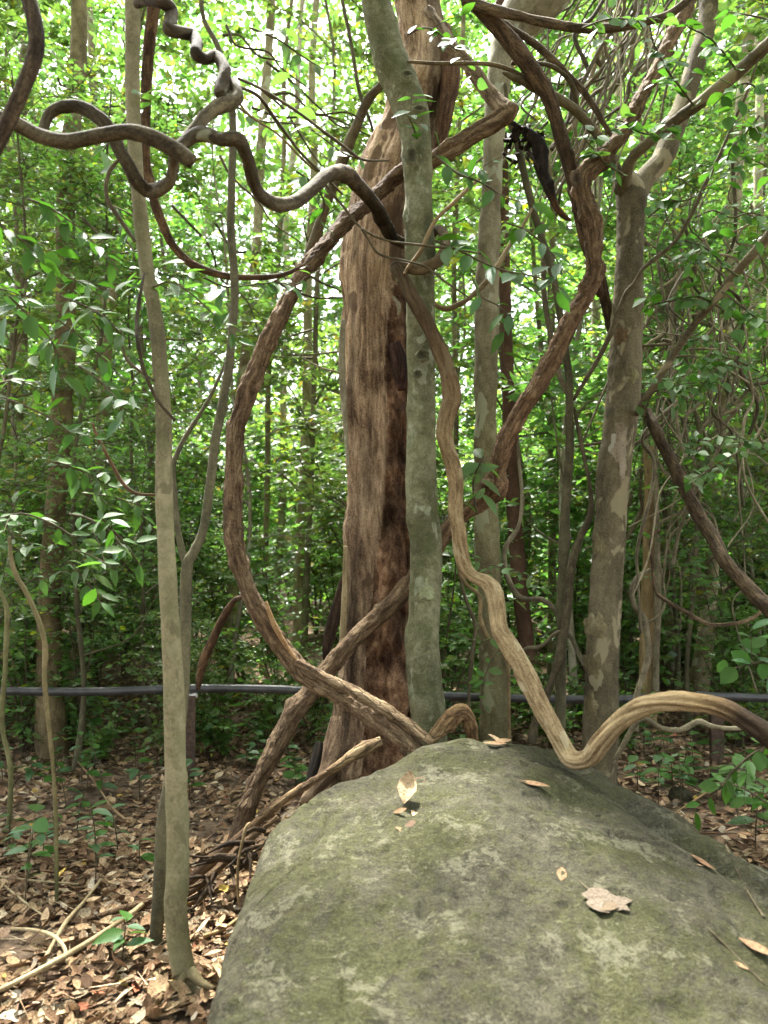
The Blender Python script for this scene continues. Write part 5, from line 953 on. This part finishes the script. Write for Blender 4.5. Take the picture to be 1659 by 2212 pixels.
for (n, x0, x1, y0, y1, tpl, tf) in ((6500, -2.1, -.3, 2.0, 4.2, LEAF_D, LEAF_DF), (3000, .6, 3.2, 2.4, 4.6, LEAF_D, LEAF_DF), (20000, -4.5, 4.5, 3.6, 8.5, LEAF_D, LEAF_DF), (16000, -4.5, 4.5, 3.8, 8.5, SML * [1, 1, -1.5], SMLF), (16000, -9, 9, 7.5, 16, SML * [1, 1, -1.5], SMLF)):
    x, y = litter_pts(n, x0, x1, y0, y1); m_ = len(x); a = r.uniform(0, 6.28, m_)
    d = np.stack([np.cos(a), np.sin(a), r.normal(0, .15, m_)], -1); up = np.stack([r.normal(0, .5, m_), r.normal(0, .5, m_), np.ones(m_)], -1)
    k = r.choice(len(PAL), m_, p=PW); tn = PAL[k] * 2 * r.uniform(.45, 1.15, (m_, 1))
    parts.append(leaves_geo(np.stack([x, y, gz(x, y) + r.uniform(.0, .022, m_)], -1), d, up, r.uniform(.022, .082, m_) , tn, tpl, tf, r.uniform(.8, 1.3, m_)))
for (n, x0, x1, y0, y1) in ((900, -2.1, -.3, 2.0, 4.5), (500, .8, 3.2, 2.6, 5.0)):
    x, y = litter_pts(n, x0, x1, y0, y1); m_ = len(x); a = r.uniform(0, 6.28, m_); l_ = r.uniform(.03, .16, m_); z_ = gz(x, y) + r.uniform(.012, .035, m_)
    A_ = np.stack([x, y, z_], -1); g = twig_prisms(A_, A_ + np.stack([np.cos(a) * l_, np.sin(a) * l_, r.normal(0, .015, m_)], -1), r.uniform(.001, .003, m_))
    parts.append((g[0], g[1], np.repeat(PAL[r.choice([1, 2, 4, 3], m_)] * 1.6, 6, 0), g[3]))
V, F, t, s_ = join(parts)
tag(link('leaf_litter', mesh_from('leaf_litter', V, F, 'leaf_litter', t, s_)), 'carpet of dry brown leaves on the forest floor', 'leaf litter', kind='stuff')

# ------------------------------------------------------------------ leaves and sticks on the boulder and on the floor
def rock_normal(x, y):
    e = .02; n_ = np.array([-(float(rz(x + e, y)) - float(rz(x - e, y))) / (2 * e), -(float(rz(x, y + e)) - float(rz(x, y - e))) / (2 * e), 1.0]); return n_ / np.linalg.norm(n_)
def ragged(seed, k):
    n, rg = 26, 5; r2 = np.random.default_rng(seed); V = []
    for q in range(rg):
        for i in range(n):
            t_ = 2 * math.pi * i / n; rad = q / (rg - 1) * (1 + .33 * float(fbm(np.array([math.cos(t_) * 2 + seed, math.sin(t_) * 2, 1.0]), 4)))
            V.append([math.cos(t_) * rad * .6, math.sin(t_) * rad * .36, 0])
    V = np.array(V); V[:, 2] = .035 * noise(V * 3.1 + seed) + .025 * noise(V * 8)
    F = np.array([(q * n + i, q * n + (i + 1) % n, (q + 1) * n + (i + 1) % n, (q + 1) * n + i) for q in range(rg - 1) for i in range(n)])
    return mesh_from('fallen_leaf', V, F, 'leaf_litter', np.tile(PAL[k] * np.array([.55, .52, .52]), (len(V), 1)), V)
def rock_leaf(X, Y, k, L, ang, label, lift=.012, tilt=(0, 0), v_=0):
    p_ = onrock(X, Y); n_ = rock_normal(p_[0], p_[1]) + np.array([tilt[0], tilt[1], 0]); n_ /= np.linalg.norm(n_)
    o_ = place_leaf(FL[k * 2 + v_], p_ + np.array([0, 0, lift * .35]), n_, ang, L, label, name='fallen_leaf'); o_.scale = (L, L, L * (1.0 if tilt != (0, 0) else .4)); return o_
rock_leaf(872, 1742, 0, .125, 1.45, 'pale curled fallen leaf upright on the boulder face', .02, (0, -.5), 1)
rock_leaf(893, 1765, 0, .085, 1.2, 'tan narrow leaf beside the pale curled one on the boulder')
rock_leaf(850, 1758, 4, .05, .3, 'dark leaf scrap under the pale curled leaf on the boulder')
o = rock_leaf(886, 1782, 5, .06, .2, 'pinkish leaf scrap below the pale curled leaf'); o.data = ragged(12, 5)
rock_leaf(878, 1800, 2, .045, 2.6, 'small brown crumb of leaf on the boulder face')
o = rock_leaf(905, 1690, 5, .08, 1.0, 'faint pinkish leaf flat above the pale curled one'); o.data = ragged(17, 5)
rock_leaf(1045, 1609, 2, .10, .1, 'brown leaf in the little heap on top of the boulder', .03)
rock_leaf(1070, 1606, 1, .09, .5, 'light brown leaf in the little heap on top of the boulder', .03)
rock_leaf(1090, 1608, 0, .08, 2.9, 'tan leaf ending the little heap on top of the boulder', .02)
rock_leaf(1120, 1688, 2, .12, -.35, 'brown curved leaf on the upper boulder face', .015)
rock_leaf(1212, 1905, 2, .07, 1.35, 'brown narrow leaf low on the boulder face')
o = rock_leaf(1305, 1950, 5, .125, -.25, 'large torn pinkish brown leaf flat on the boulder', .022); o.data = ragged(4, 6)
o = rock_leaf(1318, 1968, 3, .045, .3, 'pale scrap lying on the large torn leaf', .04); o.data = ragged(9, 3)
rock_leaf(1490, 1850, 4, .10, -.9, 'dark curled leaf on the right slope of the boulder', .015, v_=1)
rock_leaf(1425, 1735, 7, .12, -.5, 'yellow leaf on the right shoulder of the boulder', .02)
rock_leaf(1596, 2030, 2, .10, -.6, 'larger brown leaf low on the right slope of the boulder', .015)
rock_leaf(1585, 2080, 1, .04, -.5, 'small light brown leaf low on the right slope of the boulder')
rock_leaf(1500, 1868, 0, .03, -.5, 'tiny tan leaf near the dark curled one')
def rock_stick(pts_, wd, label):
    q = [onrock(X, Y) for X, Y in pts_]; q = np.array([[*(a + np.array([0, 0, .006])), wd] for a in q]); org_ = q[0][:3].copy()
    tag(link('fallen_twig', tubemesh('fallen_twig', [tube_geo(q, sides=6)], 'twig_bark', org_), None, org_), label, 'twig')
rock_stick([(1568, 1830), (1590, 1880), (1615, 1930), (1650, 1985)], .0045, 'thin brown twig lying down the right slope of the boulder')
rock_stick([(1535, 2015), (1580, 2060), (1650, 2130)], .004, 'dark twig lying low on the right slope of the boulder')
rock_stick([(1250, 1905), (1275, 1930), (1300, 1945)], .0025, 'thin dark twig above the large torn leaf')
def floor_stick(rows_, mat, label, lift=.03, tint=(1, 1, 1)):
    q = np.array([[*(gnd(X, Y) + np.array([0, 0, lift])), wd * .5 * M(2.9)] for X, Y, wd in rows_]); org_ = q[0][:3].copy()
    tag(link('fallen_stick', tubemesh('fallen_stick', [tube_geo(q, sides=8, lump=.08, knots=4, knot_h=.2, tints=[(0, tint), (1, tint)])], mat, org_), None, org_), label, 'stick')
floor_stick([(-60, 2205, 11), (0, 2179, 11), (148, 2098, 12), (259, 2024, 12), (329, 1968, 11)], 'dry_stick', 'long straight pale stick pointing at the forked sapling foot', .06)
floor_stick([(218, 1924, 7), (180, 1975, 8), (137, 2028, 9), (81, 2131, 8)], 'dry_stick', 'short pale stick crossing toward the long one', .05)
floor_stick([(22, 2035, 7), (70, 2038, 8), (111, 2050, 9), (137, 2076, 9), (144, 2109, 8)], 'dry_stick', 'bent pale stick hooked over near the long straight one', .05)
floor_stick([(0, 1908, 6), (80, 1918, 6), (170, 1925, 5)], 'dry_stick', 'thin pale stick lying level in the litter', .03)
floor_stick([(10, 1930, 6), (60, 1970, 6), (100, 2000, 5)], 'dry_stick', 'thin pale stick slanting in the litter', .03)
floor_stick([(0, 2140, 24), (120, 2110, 30), (260, 2095, 34), (400, 2100, 30), (480, 2120, 22)], 'dark_vine_bark', 'thick dark rotting log half buried in the litter', .0, (1.4, 1.1, 1))
floor_stick([(330, 2120, 12), (360, 2150, 13), (335, 2190, 10), (318, 2215, 8)], 'dry_stick', 'stubby stick under the bright low seedling', .03, (.8, .7, .65))
floor_stick([(440, 2040, 9), (480, 2025, 9), (515, 2000, 8)], 'dry_stick', 'short stick beside the left foot of the boulder', .03, (.8, .7, .6))
floor_stick([(150, 1640, 7), (200, 1700, 7), (240, 1760, 8), (270, 1790, 8)], 'dry_stick', 'slanting stick in the litter beyond the pale sapling', .05, (.7, .6, .55))
floor_stick([(1395, 1722, 6), (1450, 1705, 6), (1520, 1690, 6), (1620, 1668, 5)], 'dry_stick', 'pale twig lying right of the boulder', .08, (.7, .65, .55))
floor_stick([(1455, 1800, 5), (1520, 1755, 6), (1600, 1700, 5)], 'dry_stick', 'thin twig slanting over the litter right of the boulder', .10, (.7, .6, .5))
# a few loose stones right of the boulder
def stone(X, Y, wpx, label, seed):
    p_ = gnd(X, Y); D = p_[1]; a = wpx * M(D) / 2; r2 = np.random.default_rng(seed); n = 14; V = [];
    for i in range(9):
        ph = math.pi * i / 8
        for j in range(n):
            th_ = 2 * math.pi * j / n; V.append([math.sin(ph) * math.cos(th_), math.sin(ph) * math.sin(th_) * .8, math.cos(ph) * .6])
    V = np.array(V); V = V * (1 + .28 * fbm(V * 1.3 + seed, 3))[:, None] * a
    F = np.array([(i * n + j, (i + 1) * n + j, (i + 1) * n + (j + 1) % n, i * n + (j + 1) % n) for i in range(8) for j in range(n)])
    tag(link('stone', mesh_from('stone', V, F, 'rock_stone', None, V), None, p_ + np.array([0, 0, a * .25])), label, 'stone')
stone(1470, 1725, 52, 'small pale stone in the litter right of the boulder', 3)
stone(1580, 1690, 90, 'larger stone half hidden behind the drooping leaves', 8)
